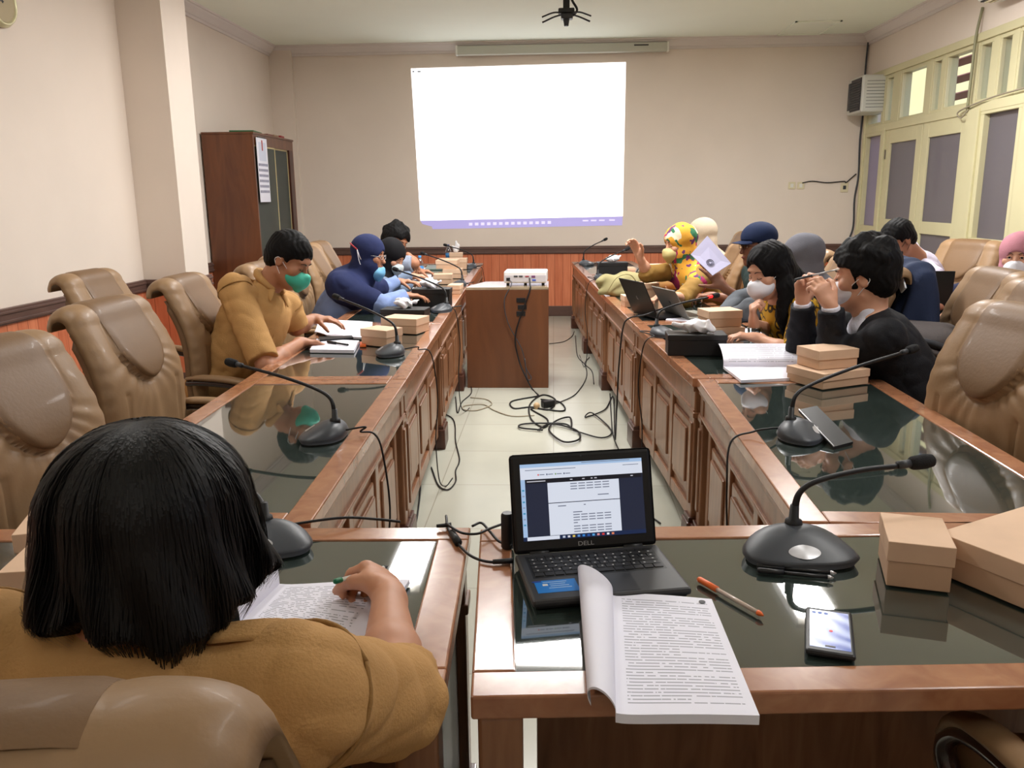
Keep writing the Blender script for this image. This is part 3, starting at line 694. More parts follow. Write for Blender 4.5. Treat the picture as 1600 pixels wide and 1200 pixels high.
chair(3.04, 6.5, 118, 'tan leather chair turned sideways in front of the windows, behind the man in white shirt', G)
chair(3.28, 5.3, 93, 'tan leather chair of the woman in pink headscarf', G)
chair(.985, .985, 0, 'tan leather chair pushed under the front right table, bottom right corner', G)
# ---------------------------------------------------------------- bookcase
M_cab = wood('bookcase_wood', (108, 64, 38), (84, 46, 26), .35, 2, (5, 5, .7), .2); M_cabd = wood('bookcase_wood_dark', (74, 38, 28), (56, 28, 20), .4, 2, (5, 5, .7), .1)
bx1 = -2.92; by0 = 8.28; by1 = 9.55; bx0 = -3.43; bz = 2.12
bc = thing('bookcase', 'tall brown wooden bookcase with glass doors against the left wall', 'bookcase', (bx0, by0, 0))
D_, L_ = bx1-bx0, by1-by0
MB().box(0, D_, 0, .03, 0, bz, .003).build('side_panel', M_cab, bc); MB().box(0, D_, L_-.03, L_, 0, bz, .003).build('side_panel', M_cab, bc)
MB().box(0, D_+.01, -.005, L_+.005, bz, bz+.02, .003).box(D_-.02, D_, .03, L_-.03, bz-.1, bz).build('top', M_cab, bc)
MB().box(0, .015, .03, L_-.03, 0, bz).build('back_board', mat('bookcase_back', (150, 146, 132), .5), bc)
for z in (.1, .75, 1.2, 1.62): MB().box(.015, D_-.04, .03, L_-.03, z-.012, z+.012).build('shelf', M_cab, bc)
for y0, y1, xx in ((.03, L_/2+.03, D_-.02), (L_/2-.03, L_-.14, D_-.035)):
    dr = MB().box(xx, xx+.012, y0, y0+.012, .75, bz-.1).box(xx, xx+.012, y1-.012, y1, .75, bz-.1).box(xx, xx+.012, y0, y1, bz-.115, bz-.1).box(xx, xx+.012, y0, y1, .75, .77).build('glass_door', mat('door_edge', (206, 190, 140), .4), bc)
    MB().box(xx+.004, xx+.008, y0+.012, y1-.012, .77, bz-.115).build('pane', M_bgl, dr)
MB().box(D_-.03, D_, L_-.14, L_-.03, .1, bz-.1).build('door_stile', M_cabd, bc)
MB().box(D_-.02, D_, .03, L_-.03, .1, .74, .004).build('lower_door', M_cab, bc)
# things on top
def boxy(name, label, cat, c, sx, sy, sz, m, rz=0, b=.003, group=None):
    o = MB().box(-sx/2, sx/2, -sy/2, sy/2, 0, sz, b).build(name, m); o.location = c; o.rotation_euler = (0, 0, rz); return tag(o, label, cat, group)
zt = bz+.0205
boxy('folder', 'green folder lying on top of the bookcase', 'folder', (-3.1, 8.6, zt), .24, .34, .025, mat('green_card', (40, 96, 56), .5), .1)
bks = [((116, 50, 46), .02), ((150, 120, 90), .025), ((150, 40, 46), .03)]
for i, (c, h) in enumerate(bks):
    nmx = ['dark red', 'tan', 'bright red'][i]
    boxy('book', nmx+' book lying flat on top of the bookcase', 'book', (-3.06, 8.93+.2*i, zt), .2, .17, h, mat('book_%d' % i, c, .5), .05*i, group='books on the bookcase')
for i in range(7):
    hh = .24+.03*(i % 3)
    o = boxy('binder', ['dark blue', 'pale grey', 'navy', 'black', 'blue', 'white', 'dark red'][i]+' binder standing on the upper shelf of the bookcase', 'binder', (-3.25, 9.15+.045*i, 1.2+.0125 if i < 0 else 1.6325), .22, .04, hh, mat('binder_%d' % i, [(30, 36, 70), (150, 150, 150), (28, 34, 60), (30, 30, 32), (44, 56, 100), (190, 190, 184), (90, 36, 36)][i], .5), 0, .002, 'binders in the bookcase')
cl = thing('wall_calendar', 'white hanging calendar on the bookcase glass door', 'calendar', (bx1+.012, by0+.2, 1.75))
MB().box(0, .004, -.15, .15, -.28, .34).build('sheet', mat('calendar_paper', (226, 226, 238), .6), cl)
MB().box(.004, .006, -.1, .1, .12, .3).build('picture', mat('calendar_picture', (200, 206, 224), .6), cl); MB().box(.006, .007, -.015, .015, .22, .32).build('emblem', mat('calendar_red', (170, 60, 50), .6), cl)
q = MB()
for r_ in range(6):
    for c_ in range(7): q.box(.004, .0055, -.13+c_*.039, -.108+c_*.039, .07-r_*.052, .095-r_*.052)
q.build('date_figures', mat('print_grey', (90, 90, 120), .6), cl, kind='stuff'); MB().box(0, .006, -.11, .11, .34, .352).build('binding', M_dg, cl)
# ---------------------------------------------------------------- projector stand + projector
sx0, sx1, sy0 = -.69, -.041, 6.5; sz = Q(795, 449, 6.5)[2]
sd_ = thing('projector_stand', 'plain brown wooden stand in the aisle carrying the projector', 'stand', ((sx0+sx1)/2, sy0, 0)); hw = (sx1-sx0)/2
M_st = wood('stand_wood', (112, 68, 40), (92, 54, 32), .4, 2, (3, 3, .6), .1)
MB().box(-hw, hw, 0, .02, 0, sz-.02, .002).build('front_board', M_st, sd_)
MB().box(-hw, -hw+.02, .02, .46, 0, sz-.02).build('side_board', M_st, sd_); MB().box(hw-.02, hw, .02, .46, 0, sz-.02).build('side_board', M_st, sd_)
MB().prism([(-hw, 0), (hw, 0), (hw, .47), (-hw+.12, .47), (-hw+.02, .16)], sz-.02, sz, 'z', .003).build('top', wood('stand_top', (176, 160, 134), (150, 132, 108), .2, 2, (3, 3, 3), .4), sd_)
for k, (a, b) in enumerate(((468, 474), (479, 485), (489, 495))):
    c = Q(814+(k % 2)*2, (a+b)/2-2, 6.5); MB().box(c[0]-sd_.location.x-.035, c[0]-sd_.location.x+.035, -.006, .0, c[2]-.018, c[2]+.018, .002).build('black_socket', M_black, sd_)
pj = thing('projector', 'white projector standing on the wooden stand', 'projector', (-.22, 6.72, sz), RT(-2))
MB().box(-.17, .17, -.12, .12, .022, .115, .012).build('body', mat('projector_white', (232, 230, 228), .35), pj)
MB().box(-.165, .165, -.1225, -.119, .03, .085, .002).build('rear_panel', mat('projector_grey', (196, 192, 196), .4), pj)
for (x0, x1, z0, z1, m) in ((-.15, -.12, .04, .065, M_black), (-.09, -.06, .07, .082, M_dg), (-.05, -.02, .07, .082, M_dg), (.0, .03, .07, .08, mat('port_red', (150, 60, 70), .5)), (.05, .08, .066, .082, mat('port_violet', (120, 70, 110), .5)), (.055, .085, .04, .052, mat('port_blue', (60, 90, 190), .5))):
    MB().box(x0, x1, -.126, -.121, z0, z1, .001).build('port', m, pj)
for x in (-.14, .0, .14): MB().lathe([(.012, 0), (.012, .024)], 12, (x, -.09, 0)).build('foot', M_black, pj, True)
MB().lathe([(.04, 0), (.036, .025), (.02, .025)], 20, (.05, .115, .07), Matrix.Rotation(-math.pi/2, 3, 'X')).build('lens', M_black, pj, True)
MB().box(-.06, .04, -.03, .0, .1145, .118, .001).build('control_pad', mat('projector_grey', (0, 0, 0)), pj)
# ================================================================ PROPS
M_kraft = mat('kraft_card', (222, 188, 158), .75, var=.04, vs=12); M_kraftd = mat('kraft_card_body', (208, 172, 142), .78, var=.04, vs=12)
M_paper = mat('paper', (232, 231, 243), .6)
def textmat(name, lines, mar=(.09, .93, .06, .95), ink=(110, 110, 130), dens=.40, wscale=26, paper=(234, 233, 245)):
    m = mat(name, paper, .6); nt = m.node_tree; L = nt.links.new; b = nt.nodes['Principled BSDF']
    uv = node(m, 'ShaderNodeUVMap'); sp = node(m, 'ShaderNodeSeparateXYZ'); L(uv.outputs[0], sp.inputs[0])
    def mth(op, a, bb=None):
        n = node(m, 'ShaderNodeMath'); n.operation = op
        for i, x in enumerate((a, bb)):
            if x is None: continue
            if isinstance(x, (int, float)): n.inputs[i].default_value = x
            else: L(x, n.inputs[i])
        return n.outputs[0]
    u, v = sp.outputs[0], sp.outputs[1]; row = mth('FLOOR', mth('MULTIPLY', v, lines)); fr = mth('FRACT', mth('MULTIPLY', v, lines))
    cb = node(m, 'ShaderNodeCombineXYZ'); L(mth('MULTIPLY', u, wscale), cb.inputs[0]); L(mth('MULTIPLY', row, 7.3), cb.inputs[1])
    nz = node(m, 'ShaderNodeTexNoise'); nz.inputs['Scale'].default_value = 1; nz.inputs['Detail'].default_value = 1; L(cb.outputs[0], nz.inputs[0])
    wn2 = node(m, 'ShaderNodeTexWhiteNoise'); wn2.noise_dimensions = '1D'; L(row, wn2.inputs['W'])
    ex = mth('LESS_THAN', u, mth('ADD', mth('MULTIPLY', mth('GREATER_THAN', wn2.outputs['Value'], .22), 1.0), .55))
    on = mth('MULTIPLY', mth('GREATER_THAN', nz.outputs[0], dens), mth('LESS_THAN', fr, .34))
    for c in (mth('GREATER_THAN', u, mar[0]), mth('LESS_THAN', u, mar[1]), mth('GREATER_THAN', v, mar[2]), mth('LESS_THAN', v, mar[3]), ex): on = mth('MULTIPLY', on, c)
    mx = node(m, 'ShaderNodeMixRGB'); L(on, mx.inputs[0]); mx.inputs[1].default_value = lin(paper); mx.inputs[2].default_value = lin(ink); L(mx.outputs[0], b.inputs['Base Color']); return m
M_text = textmat('printed_page', 42, ink=(166, 166, 178)); M_text2 = textmat('printed_page_loose', 34, (.08, .8, .22, .93), dens=.46, ink=(160, 160, 172)); M_text3 = textmat('printed_page_far', 22, ink=(186, 186, 200))
def sheet(name, fn, nu, nv, m, parent, th=.0, swap=False):
    """fn(u,v)->xyz ; closed slab when th>0 (th below surface)"""
    V = [tuple(fn(i/(nu-1), j/(nv-1))) for j in range(nv) for i in range(nu)]; F = [(j*nu+i, j*nu+i+1, (j+1)*nu+i+1, (j+1)*nu+i) for j in range(nv-1) for i in range(nu-1)]
    A = len(V); UV = [((j/(nv-1), i/(nu-1)) if swap else (i/(nu-1), j/(nv-1))) for j in range(nv) for i in range(nu)]
    if th:
        V += [(x, y, z-th) for x, y, z in V]; UV += [(-1, -1)]*A; F += [tuple(A+k for k in f[::-1]) for f in F]
        for i in range(nu-1): F += [(i, A+i, A+i+1, i+1), ((nv-1)*nu+i, (nv-1)*nu+i+1, A+(nv-1)*nu+i+1, A+(nv-1)*nu+i)]
        for j in range(nv-1): a = j*nu; F += [(a, a+nu, A+a+nu, A+a), (a+nu-1, A+a+nu-1, A+a+2*nu-1, a+2*nu-1)]
    o = mobj(name, V, F, m, parent, True); uvl = o.data.uv_layers.new(name='UVMap')
    nt_ = (nu-1)*(nv-1)
    for p in o.data.polygons:
        for li in p.loop_indices:
            vi = o.data.loops[li].vertex_index; uvl.data[li].uv = UV[vi] if p.index < nt_ else (-1, -1)
    if th: autosmooth(o, 40)
    return o
def quadfn(c, bump=None):
    c = [np.array(x, float) for x in c]       # BL, BR, TR, TL
    def f(u, v):
        p = c[0]*(1-u)*(1-v)+c[1]*u*(1-v)+c[2]*u*v+c[3]*(1-u)*v
        if bump: p = p+np.array([0, 0, bump(u, v)])
        return p
    return f
def pxq(pts, z): return [P(a, b, z) for a, b in pts]
def origin(o, loc): o.location = loc
def rel(parent_loc, fn): return lambda u, v: np.array(fn(u, v))-np.array(parent_loc)
# ---- kraft boxes
BOXES = []
def kbox(label, px, py, yaw, sx, sy, sz, z=TZ, group='kraft snack boxes on the tables', loc=None):
    c = P(px, py, z) if loc is None else loc
    t = thing('kraft_box', label, 'box', (c[0], c[1], z+.0005), RT(yaw), group); e_ = .002
    MB().box(-sx/2+e_, sx/2-e_, -sy/2+e_, sy/2-e_, 0, sz-.004, .002).build('box_body', M_kraftd, t)
    lh = min(.04, sz*.5)
    MB().box(-sx/2-.001, sx/2+.001, -sy/2-.001, sy/2+.001, sz-lh, sz, .0015).build('lid', M_kraft, t); return t
b_big = kbox('large kraft cardboard box at the right edge of the front table', 1625, 905, 31, .30, .24, .085)
kbox('small kraft cardboard box beside the nearest microphone on the right', 1425, 895, -15, .115, .155, .092)
k1 = kbox('larger kraft box under the small one, beside the open book on the right', 1292, 597, 27, .24, .20, .062)
kbox('small kraft box stacked on the larger one, beside the blazer man', 0, 0, 20, .185, .14, .075, TZ+.064, loc=(k1.location[0]+.0, k1.location[1]+.02, 0))
k1 = kbox('lower kraft box of the pair behind the black tissue box, right row', 1133, 527, 10, .16, .13, .06)
kbox('upper kraft box of the pair in front of the masked woman', 0, 0, 14, .185, .15, .085, TZ+.062, loc=(k1.location[0]-.03, k1.location[1]+.02, 0))
kbox('kraft box behind the open black laptop on the right row', 1006, 466, 4, .19, .15, .115)
kbox('small kraft box left of the open black laptop, near the aisle', 986, 478, 8, .12, .13, .075)
kbox('tall kraft box standing upright in front of the yellow headscarf woman', 1029, 452, 6, .17, .12, .20)
kbox('flat kraft box beside the tall upright one, right row', 1062, 452, 3, .26, .18, .05)
kbox('flat kraft box beyond the khaki cloth bag, right row', 975, 426, 4, .2, .16, .05)
kbox('kraft box nearest the khaki man, beside his open book', 597, 538, -28, .17, .13, .085)
kbox('kraft box behind the one nearest the khaki man, left row', 634, 518, -18, .22, .16, .085)
kbox('kraft box beside the far black tissue box on the left row', 712, 458, -3, .1, .16, .07)
kbox('kraft box with raised lid, in front of the tissue in the left row', 693, 443, 2, .16, .14, .085)
k1 = kbox('wide kraft box under the bottle-side stack, left row', 708, 434, 0, .17, .16, .085)
kbox('upper kraft box of the stack past the bottle, left row', 0, 0, -3, .2, .15, .08, TZ+.087, loc=(k1.location[0]-.05, k1.location[1]+.02, 0))
kbox('long kraft box behind the blue-capped bottle, left row', 708, 420, 2, .30, .16, .11)
kbox('small far kraft box with crumpled tissue, end of the left row', 713, 413, 6, .15, .14, .13)
kbox('kraft box left of the woman at the front, beyond her shoulder', 112, 868, 18, .17, .14, .085)
kbox('kraft box partly hidden by the black hair, left front table', 100, 928, 10, .16, .13, .08)
# ---- microphones
M_mic = mat('mic_grey', (58, 62, 68), .42); M_micb = mat('mic_black', (16, 16, 18), .5); M_foam = mat('mic_foam', (22, 22, 24), .9, bump=.5, bs=400); M_silver = mat('mic_silver', (190, 190, 192), .35, metal=.6)
def mic_base():
    V = []; F = []; nr, na = 14, 40
    def pt(r, a):
        x = math.cos(a); y = math.sin(a); k = 1/(abs(x)**2.6+abs(y)**2.6)**(1/2.6)
        X = x*k*r*.105*(1-.18*y*k*r); Y = y*k*r*.072
        z = .012+(.030+.022*(Y/.072))*max(0, 1-r**2.6)**.7+.008*(1-r)
        return X, Y, z
    V.append((0, 0, pt(0, 0)[2]))
    for i in range(1, nr+1):
        for j in range(na): V.append(pt(i/nr, 2*math.pi*j/na))
    for j in range(na): V.append((V[-na][0] if 0 else pt(1, 2*math.pi*j/na)[0]*.93, pt(1, 2*math.pi*j/na)[1]*.93, 0.0))
    for j in range(na): F.append((0, 1+j, 1+(j+1) % na))
    for i in range(nr):
        for j in range(na): a = 1+i*na+j; b = 1+i*na+(j+1) % na; F.append((a, a+na, b+na, b))
    F.append(tuple(1+nr*na+j for j in range(na)))
    return V, F, pt
_V, _F, _mp = mic_base()
def mic(label, px, py, yaw, head, dy, cable=None, neck=None, red=False, sc=1.0, fl=True, at=None):
    """yaw: direction the button side faces (deg, 0 = towards -y). head: photo position of the capsule, dy: depth offset"""
    c = P(px, py, TZ) if at is None else np.array(at); a = RT(yaw); t = thing('gooseneck_microphone', label, 'microphone', (c[0], c[1], TZ+.0005), a, 'gooseneck conference microphones'); t.scale = (sc,)*3
    Ri = Matrix.Rotation(-a, 3, 'Z')
    def loc(p): return Ri @ (Vector(p)-Vector((c[0], c[1], TZ)))/sc
    mobj('base', _V, _F, M_mic, t, True)
    V = []; F = [(0, 1+j, 1+(j+1) % 24) for j in range(24)]
    def surf(x, y):
        r = min(1, (abs(x/.105)**2.6+abs(y/.072)**2.6)**(1/2.6)); return .012+(.030+.022*(y/.072))*max(0, 1-r**2.6)**.7+.008*(1-r)
    V = [(0, -.047, surf(0, -.047)+.0015)]+[(.03*math.cos(q), -.047+.016*math.sin(q)*(1-.3*abs(math.cos(q))), surf(.03*math.cos(q), -.047+.014*math.sin(q))+.0012) for q in [2*math.pi*j/24 for j in range(24)]]
    mobj('talk_button', V, F, M_silver, t, True, label='silver oval button')
    ny, nz_ = .035, .055
    MB().lathe([(.018, -.01), (.016, .004), (.010, .006), (.0085, .035)], 16, (0, ny, nz_)).build('neck_socket', M_micb, t, True)
    h = loc(Q(head[0], head[1], c[1]+dy))
    p0 = Vector((0, ny, nz_+.02)); 
    mid = neck if neck else .32
    D_ = h-p0; up_ = p0+Vector((0, 0, max(.03, .035+.15*D_.z)))+D_*.16
    pts = [p0, p0+Vector((0, 0, (up_.z-p0.z)*.6))+D_*.03, up_, up_.lerp(h, .4)+Vector((0, 0, .006)), h-(h-up_).normalized()*.05]
    MB().tube(pts, [.0075, .006, .0055, .0055, .0055], 10, 7).build('gooseneck', M_micb, t, True)
    d = (h-pts[3]).normalized(); e0 = h-d*.055
    MB().tube([e0, e0+d*.03], [.0085, .0085], 12, 1).build('collar', mat('mic_ring_red', (220, 40, 40), .4, emis=(255, 40, 40), es=1.5) if red else M_dg, t, True, label='glowing red ring' if red else None)
    MB().tube([e0+d*.028, e0+d*.035, e0+d*.06, e0+d*.078, e0+d*.085], [.010, .014, .0155, .013, .005], 14, 3).build('foam_head', M_foam, t, True)
    if cable:
        pts = [Vector((0, .06, .02))]+[loc(q) for q in cable]
        MB().tube(pts, .0032/sc, 6, 7).build('cable', M_cable, t, True)
    return t
def edge_cable(x, y, xe, zend=.0, sgn=1, dy=0, floor=None):
    """over the aisle edge at x=xe and down"""
    o = sgn*.02
    pts = [(x+sgn*.13, y+dy*.3, TZ+.03), (xe-sgn*.03, y+dy*.6, TZ+.012), (xe+o*.6, y+dy, TZ+.003), (xe+o*1.8, y+dy, TZ-.06), (xe+o*2.6, y+dy, TZ-.25), (xe+o*1.6, y+dy*1.3, .3), (xe+o*2, y+dy*1.5, .08)]
    if floor: pts += floor
    else: pts += [(xe+o*3, y+dy*1.5+.1, .006), (xe+o*4, y+.35, .005)]
    return pts
c = P(1245, 868); mic('gooseneck microphone nearest the camera on the right, silver button towards the viewer', 1245, 868, 0, (1440, 722), .12, [(c[0]-.05, c[1]+.12, TZ+.006), (c[0]-.12, c[1]+.2, TZ-.0)+()] if False else None, sc=1.08)
c = P(1262, 688); mic('gooseneck microphone on the nearest right-row table, phone leaning on its base', 1252, 682, 62, (1425, 546), .32, [(c[0]-.12, c[1]+.02, TZ+.03), (.62, c[1]+.03, TZ+.018), (.545, c[1], TZ-.01), (.53, c[1]-.05, .6), (.54, c[1]-.05, .3), (.5, c[1]+.1, .01)])
c = P(420, 858); mic('gooseneck microphone half hidden behind the black hair at the front left', 420, 858, 8, (330, 770), .3, [(c[0]+.12, c[1]+.13, TZ+.02), (c[0]+.2, c[1]+.16, TZ+.006), (c[0]+.26, c[1]+.15, TZ+.004)], at=(-.63, 1.66, 0))
c = P(508, 682); mic('gooseneck microphone alone on the nearest left-row table, stem stretched to the left', 508, 682, -90, (362, 567), .25, edge_cable(c[0], c[1], -.585, sgn=1, dy=.02))
c = P(610, 553); mic('gooseneck microphone beside the kraft boxes of the khaki man', 610, 553, -80, (526, 464), .3, edge_cable(c[0], c[1], -.63, sgn=1, dy=.08))
c = P(690, 486); mic('gooseneck microphone between the two black tissue boxes, left row', 690, 486, -75, (618, 421), .35, edge_cable(c[0], c[1], -.69, sgn=1, dy=.1))
c = P(716, 447); mic('gooseneck microphone past the tissue boxes, left row, stem over the bottle', 716, 447, -85, (661, 396), .35, edge_cable(c[0], c[1], -.74, sgn=1, dy=.1))
c = P(735, 419); mic('gooseneck microphone at the far end of the left row', 735, 419, -85, (696, 383), .3, edge_cable(c[0], c[1], -.79, sgn=1, dy=.1))
c = P(1036, 524); mic('gooseneck microphone with the red ring beside the large tissue box, right row', 1036, 524, 85, (1118, 462), .25, edge_cable(c[0], c[1], .5, sgn=-1, dy=-.15), red=True)
c = P(1066, 468); mic('gooseneck microphone standing upright by the grey laptop, right row', 1066, 468, 85, (1098, 396), .3, None)
c = P(940, 437); mic('gooseneck microphone beside the khaki cloth bag, stem towards the raised hand', 940, 437, 85, (980, 389), .2, edge_cable(c[0], c[1], .33, sgn=-1, dy=-.2))
c = P(916, 414); mic('gooseneck microphone at the far end of the right row', 916, 414, 60, (946, 374), .2, [(c[0]-.1, c[1], TZ+.02), (c[0]-.14, c[1]-.05, TZ+.006)])
cb = thing('microphone_cable', 'black cable looping from the right table edge down to the floor tangle', 'cable')
MB().tube([tuple(P(x_, y_, .81)) for x_, y_ in ((1058, 479), (1035, 482), (1008, 492))]+[(.445, 4.93, .785), (.41, 4.92, .72), (.39, 4.9, .5), (.38, 4.88, .25), (.37, 4.85, .06), tuple(P(958, 620, .01)), tuple(P(945, 640, .01)), tuple(P(915, 652, .01)), tuple(P(925, 645, .02)), tuple(P(955, 672, .01)), tuple(P(940, 684, .01)), tuple(P(895, 672, .01))], .0048, 8, 6).build('cord', M_cable, cb, True)
# ---- tissue boxes
M_tbox = mat('tissue_box_black', (26, 24, 25), .45); M_tissue = mat('tissue_white', (240, 240, 244), .8, sss=.1)
def tissue_box(label, px, py, yaw, sx, sy, sz, seed, ts=.1, group='black tissue boxes'):
    c = P(px, py); t = thing('tissue_box', label, 'tissue box', (c[0], c[1], TZ+.0005), RT(yaw), group)
    MB().box(-sx/2, sx/2, -sy/2, sy/2, 0, sz*.72, .003).build('box_body', M_tbox, t); MB().box(-sx/2-.003, sx/2+.003, -sy/2-.003, sy/2+.003, sz*.7, sz, .005).build('lid', M_tbox, t)
    r = random.Random(seed); ph = [r.uniform(0, 6) for _ in range(6)]
    s = SDF(lambda X, Y, Z: .010*np.abs(np.sin(X*45+ph[0]+2*np.sin(Y*40+ph[1])+Z*25))-.006+.006*np.abs(np.sin(Y*60+X*35+ph[3]+2*np.sin(Z*50))))
    s.cap((0, 0, sz-.01), (0, 0, sz+.02), .02, .03, .02)
    for k in range(5): s.cap((0, 0, sz+.015), (r.uniform(-ts, ts)*.9, r.uniform(-.05, .05), sz+r.uniform(.01, .045)+.012), .022, .012, .02)
    s.ell((r.uniform(-.03, .03), 0, sz+.035), (ts*.55, .045, .028), .02); s.box((0, 0, sz-.06), (.3, .3, .06), .002, .002, sub=True)
    sobj('tissue', s, .005, M_tissue, t, label='crumpled white tissue'); return t
tissue_box('large black tissue box beside the open book, right row', 1086, 552, -2, .27, .14, .10, 1, .12)
tissue_box('black tissue box with glass-like lid before the khaki man\'s kraft boxes', 634, 503, -6, .27, .14, .085, 2, .08)
tissue_box('far black tissue box in the left row, beside the navy headscarf woman', 676, 478, -2, .26, .12, .125, 3, .1)
tissue_box('black tissue box at the far end of the right row', 956, 430, 2, .28, .14, .125, 4, .1)
t_ = tag(sobj('crumpled_tissue', SDF(lambda X, Y, Z: .006*np.sin(X*90+Y*70)*np.cos(Z*60)).cap((0, 0, 0), (.03, 0, .05), .025, .02).cap((0, 0, 0), (-.03, 0, .04), .025, .015).cap((.0, 0, .02), (.01, 0, .1), .02, .012), .005, M_tissue), 'white tissue sticking up from the small far kraft box, left row', 'tissue')
c = P(713, 413); t_.location = (c[0], c[1], TZ+.155)
# ---- papers and books
def open_book(label, pr, rollp, m, z=TZ, th=.012, name='open_book', rollh=.035, rollm=None):
    """pr: page corners in the photo BL,BR,TR,TL; rollp: far side of the turned-over pages BL, TL"""
    q = pxq(pr, z+th); c0 = sum(q)/4; loc = (c0[0], c0[1], z)
    t = thing(name, label, 'book', loc)
    sheet('page_block', rel(loc, quadfn(q, lambda u, v: .002*math.sin(u*3.1)+.004*math.exp(-u*14))), 24, 24, m, t, th-.0008)
    l0, l1 = P(*rollp[0], z+.002), P(*rollp[1], z+.002)
    def roll(u, v):     # pages curling up from the spine and down to the far side
        s_ = q[0]*(1-v)+q[3]*v; e_ = l0*(1-v)+l1*v; a = math.pi*1.3*u
        p = s_*(.5+.5*math.cos(a))+e_*(.5-.5*math.cos(a)); ctr = (s_+e_)/2; ctr[2] = 0
        p = p+(np.array([s_[0]-e_[0], s_[1]-e_[1], 0])*.10*math.sin(a)); p[2] = z+.006+rollh*.55*(1+math.sin(a-.35)) if u > .12 else z+th+(.006+rollh*.55*(1+math.sin(math.pi*.156-.35))-th)*(u/.12); return p
    sheet('turned_pages', rel(loc, roll), 22, 16, rollm or M_paper, t, .004, swap=True); return t
ob = open_book('thick printed document open beside the black laptop, left pages rolled under', ((962, 1118), (1187, 1118), (1112, 936), (957, 926)), ((918, 1108), (903, 908)), M_text, th=.016, rollh=.036)
c = P(1097, 940, TZ+.018); MB().lathe([(.006, 0), (.006, .0006)], 16, (c[0]-ob.location[0], c[1]-ob.location[1], .0175)).build('page_emblem', mat('print_dark', (80, 80, 84), .6), ob)
for a, b in (((957, 920), (985, 928)),): c = P(*a, TZ+.01); MB().box(c[0]-ob.location[0]-.01, c[0]-ob.location[0]+.03, c[1]-ob.location[1]-.02, c[1]-ob.location[1]+.012, .004, .005).build('index_tab', M_paper, ob)
open_book('printed document under the hand of the woman in khaki', ((375, 975), (540, 1062), (640, 905), (437, 915)), ((330, 960), (414, 866)), M_text2, th=.01, rollh=.05)
open_book('open book with curled grey cover beside the two kraft boxes, right row', ((1250, 573), (1250, 590), (1158, 594), (1130, 573)), ((1250, 553), (1120, 553)), M_paper, th=.012, rollh=.055, rollm=M_text3)
tag(sheet('paper_sheet', quadfn(pxq(((1165, 553), (1255, 552), (1240, 545), (1158, 546)), TZ+.003)), 4, 4, M_paper, None, .001), 'white sheet lying behind the open book, right row', 'paper')
open_book('open printed document in front of the man in khaki shirt', ((512, 525), (578, 528), (582, 503), (520, 500)), ((492, 522), (500, 499)), M_text3, th=.012, rollh=.012)
def flat(name, label, cat, pts, z, th, m, group=None): return tag(sheet(name, quadfn(pxq(pts, z+th)), 6, 6, m, None, th), label, cat, group)
flat('notebook', 'white book lying at the table edge beside the khaki man\'s arm', 'book', ((484, 546), (553, 547), (561, 532), (495, 529)), TZ, .016, M_paper)
ph = flat('phone', 'dark phone resting on the white book beside the khaki man', 'phone', ((500, 531), (552, 527), (550, 524), (498, 526)), TZ+.017, .008, M_black)
for i, (pts, lb) in enumerate(((((590, 448), (650, 452), (655, 440), (600, 437)), 'open papers under the arm of the navy headscarf woman'), (((620, 437), (678, 437), (676, 429), (628, 428)), 'papers in front of the woman in black headscarf'), (((640, 424), (668, 424), (668, 418), (645, 417)), 'papers beside the dark-haired person far down the left row'), (((1040, 500), (1092, 503), (1086, 490), (1048, 488)), 'papers beside the bottle and grey laptop, right row'), (((1140, 528), (1200, 530), (1190, 514), (1145, 512)), 'papers under the forearm of the masked woman'), (((1438, 471), (1462, 473), (1462, 466), (1440, 464)), 'papers in front of the man in white shirt'))):
    flat('paper_sheets', lb, 'paper', pts, TZ, .006, M_text3, 'loose papers on the tables')
flat('tablet', 'thin dark tablet lying beyond the bottle in the left row', 'tablet', ((664, 420), (691, 420), (690, 414), (668, 414)), TZ, .012, mat('tablet_grey', (120, 140, 130), .3))
# ---- pens
def pen(label, a, b, z, body, cap, capf=.32, r=.0045, m2=None, group=None, pa=None, pb=None):
    A = Vector(P(*a, z+r)) if pa is None else Vector(pa); B = Vector(P(*b, z+r)) if pb is None else Vector(pb)
    t = thing('pen', label, 'pen', tuple(A), 0, group); d = B-A
    MB().tube([d*capf, d*.93], r*.8, 10, 1).build('barrel', body, t, True); MB().tube([d*0, d*.02, d*capf], [r*.6, r*1.15, r*1.15], 10, 2).build('cap', cap, t, True)
    MB().tube([d*.92, d*.95, d], [r*.95, r*.9, r*.2], 10, 1).build('tip', m2 or cap, t, True); return t
M_or = mat('orange_plastic', (240, 112, 48), .4); M_pclear = mat('clear_pen_barrel', (200, 180, 165), .2, spec=.8)
pen('orange-capped ballpoint pen beside the open document', (1092, 905), (1193, 962), TZ, M_pclear, M_or, .3, .0055)
pen('upper black pen of the two lying below the nearest microphone', (1183, 884), (1307, 896), TZ, M_black, M_black, .35, .005, M_silver, 'two black pens by the microphone')
pen('lower black pen of the two lying below the nearest microphone', (1184, 891), (1303, 903), TZ, M_black, M_black, .35, .005, M_silver, 'two black pens by the microphone')
pen('small black pen on the white book beside the khaki man', (512, 534), (545, 539), TZ+.017, M_black, M_black, .4, .006)
pen('dark pen on the sheet behind the open book, right row', (1157, 549), (1250, 549), TZ+.004, M_dg, mat('pen_blue', (60, 70, 120), .4), .3, .004)
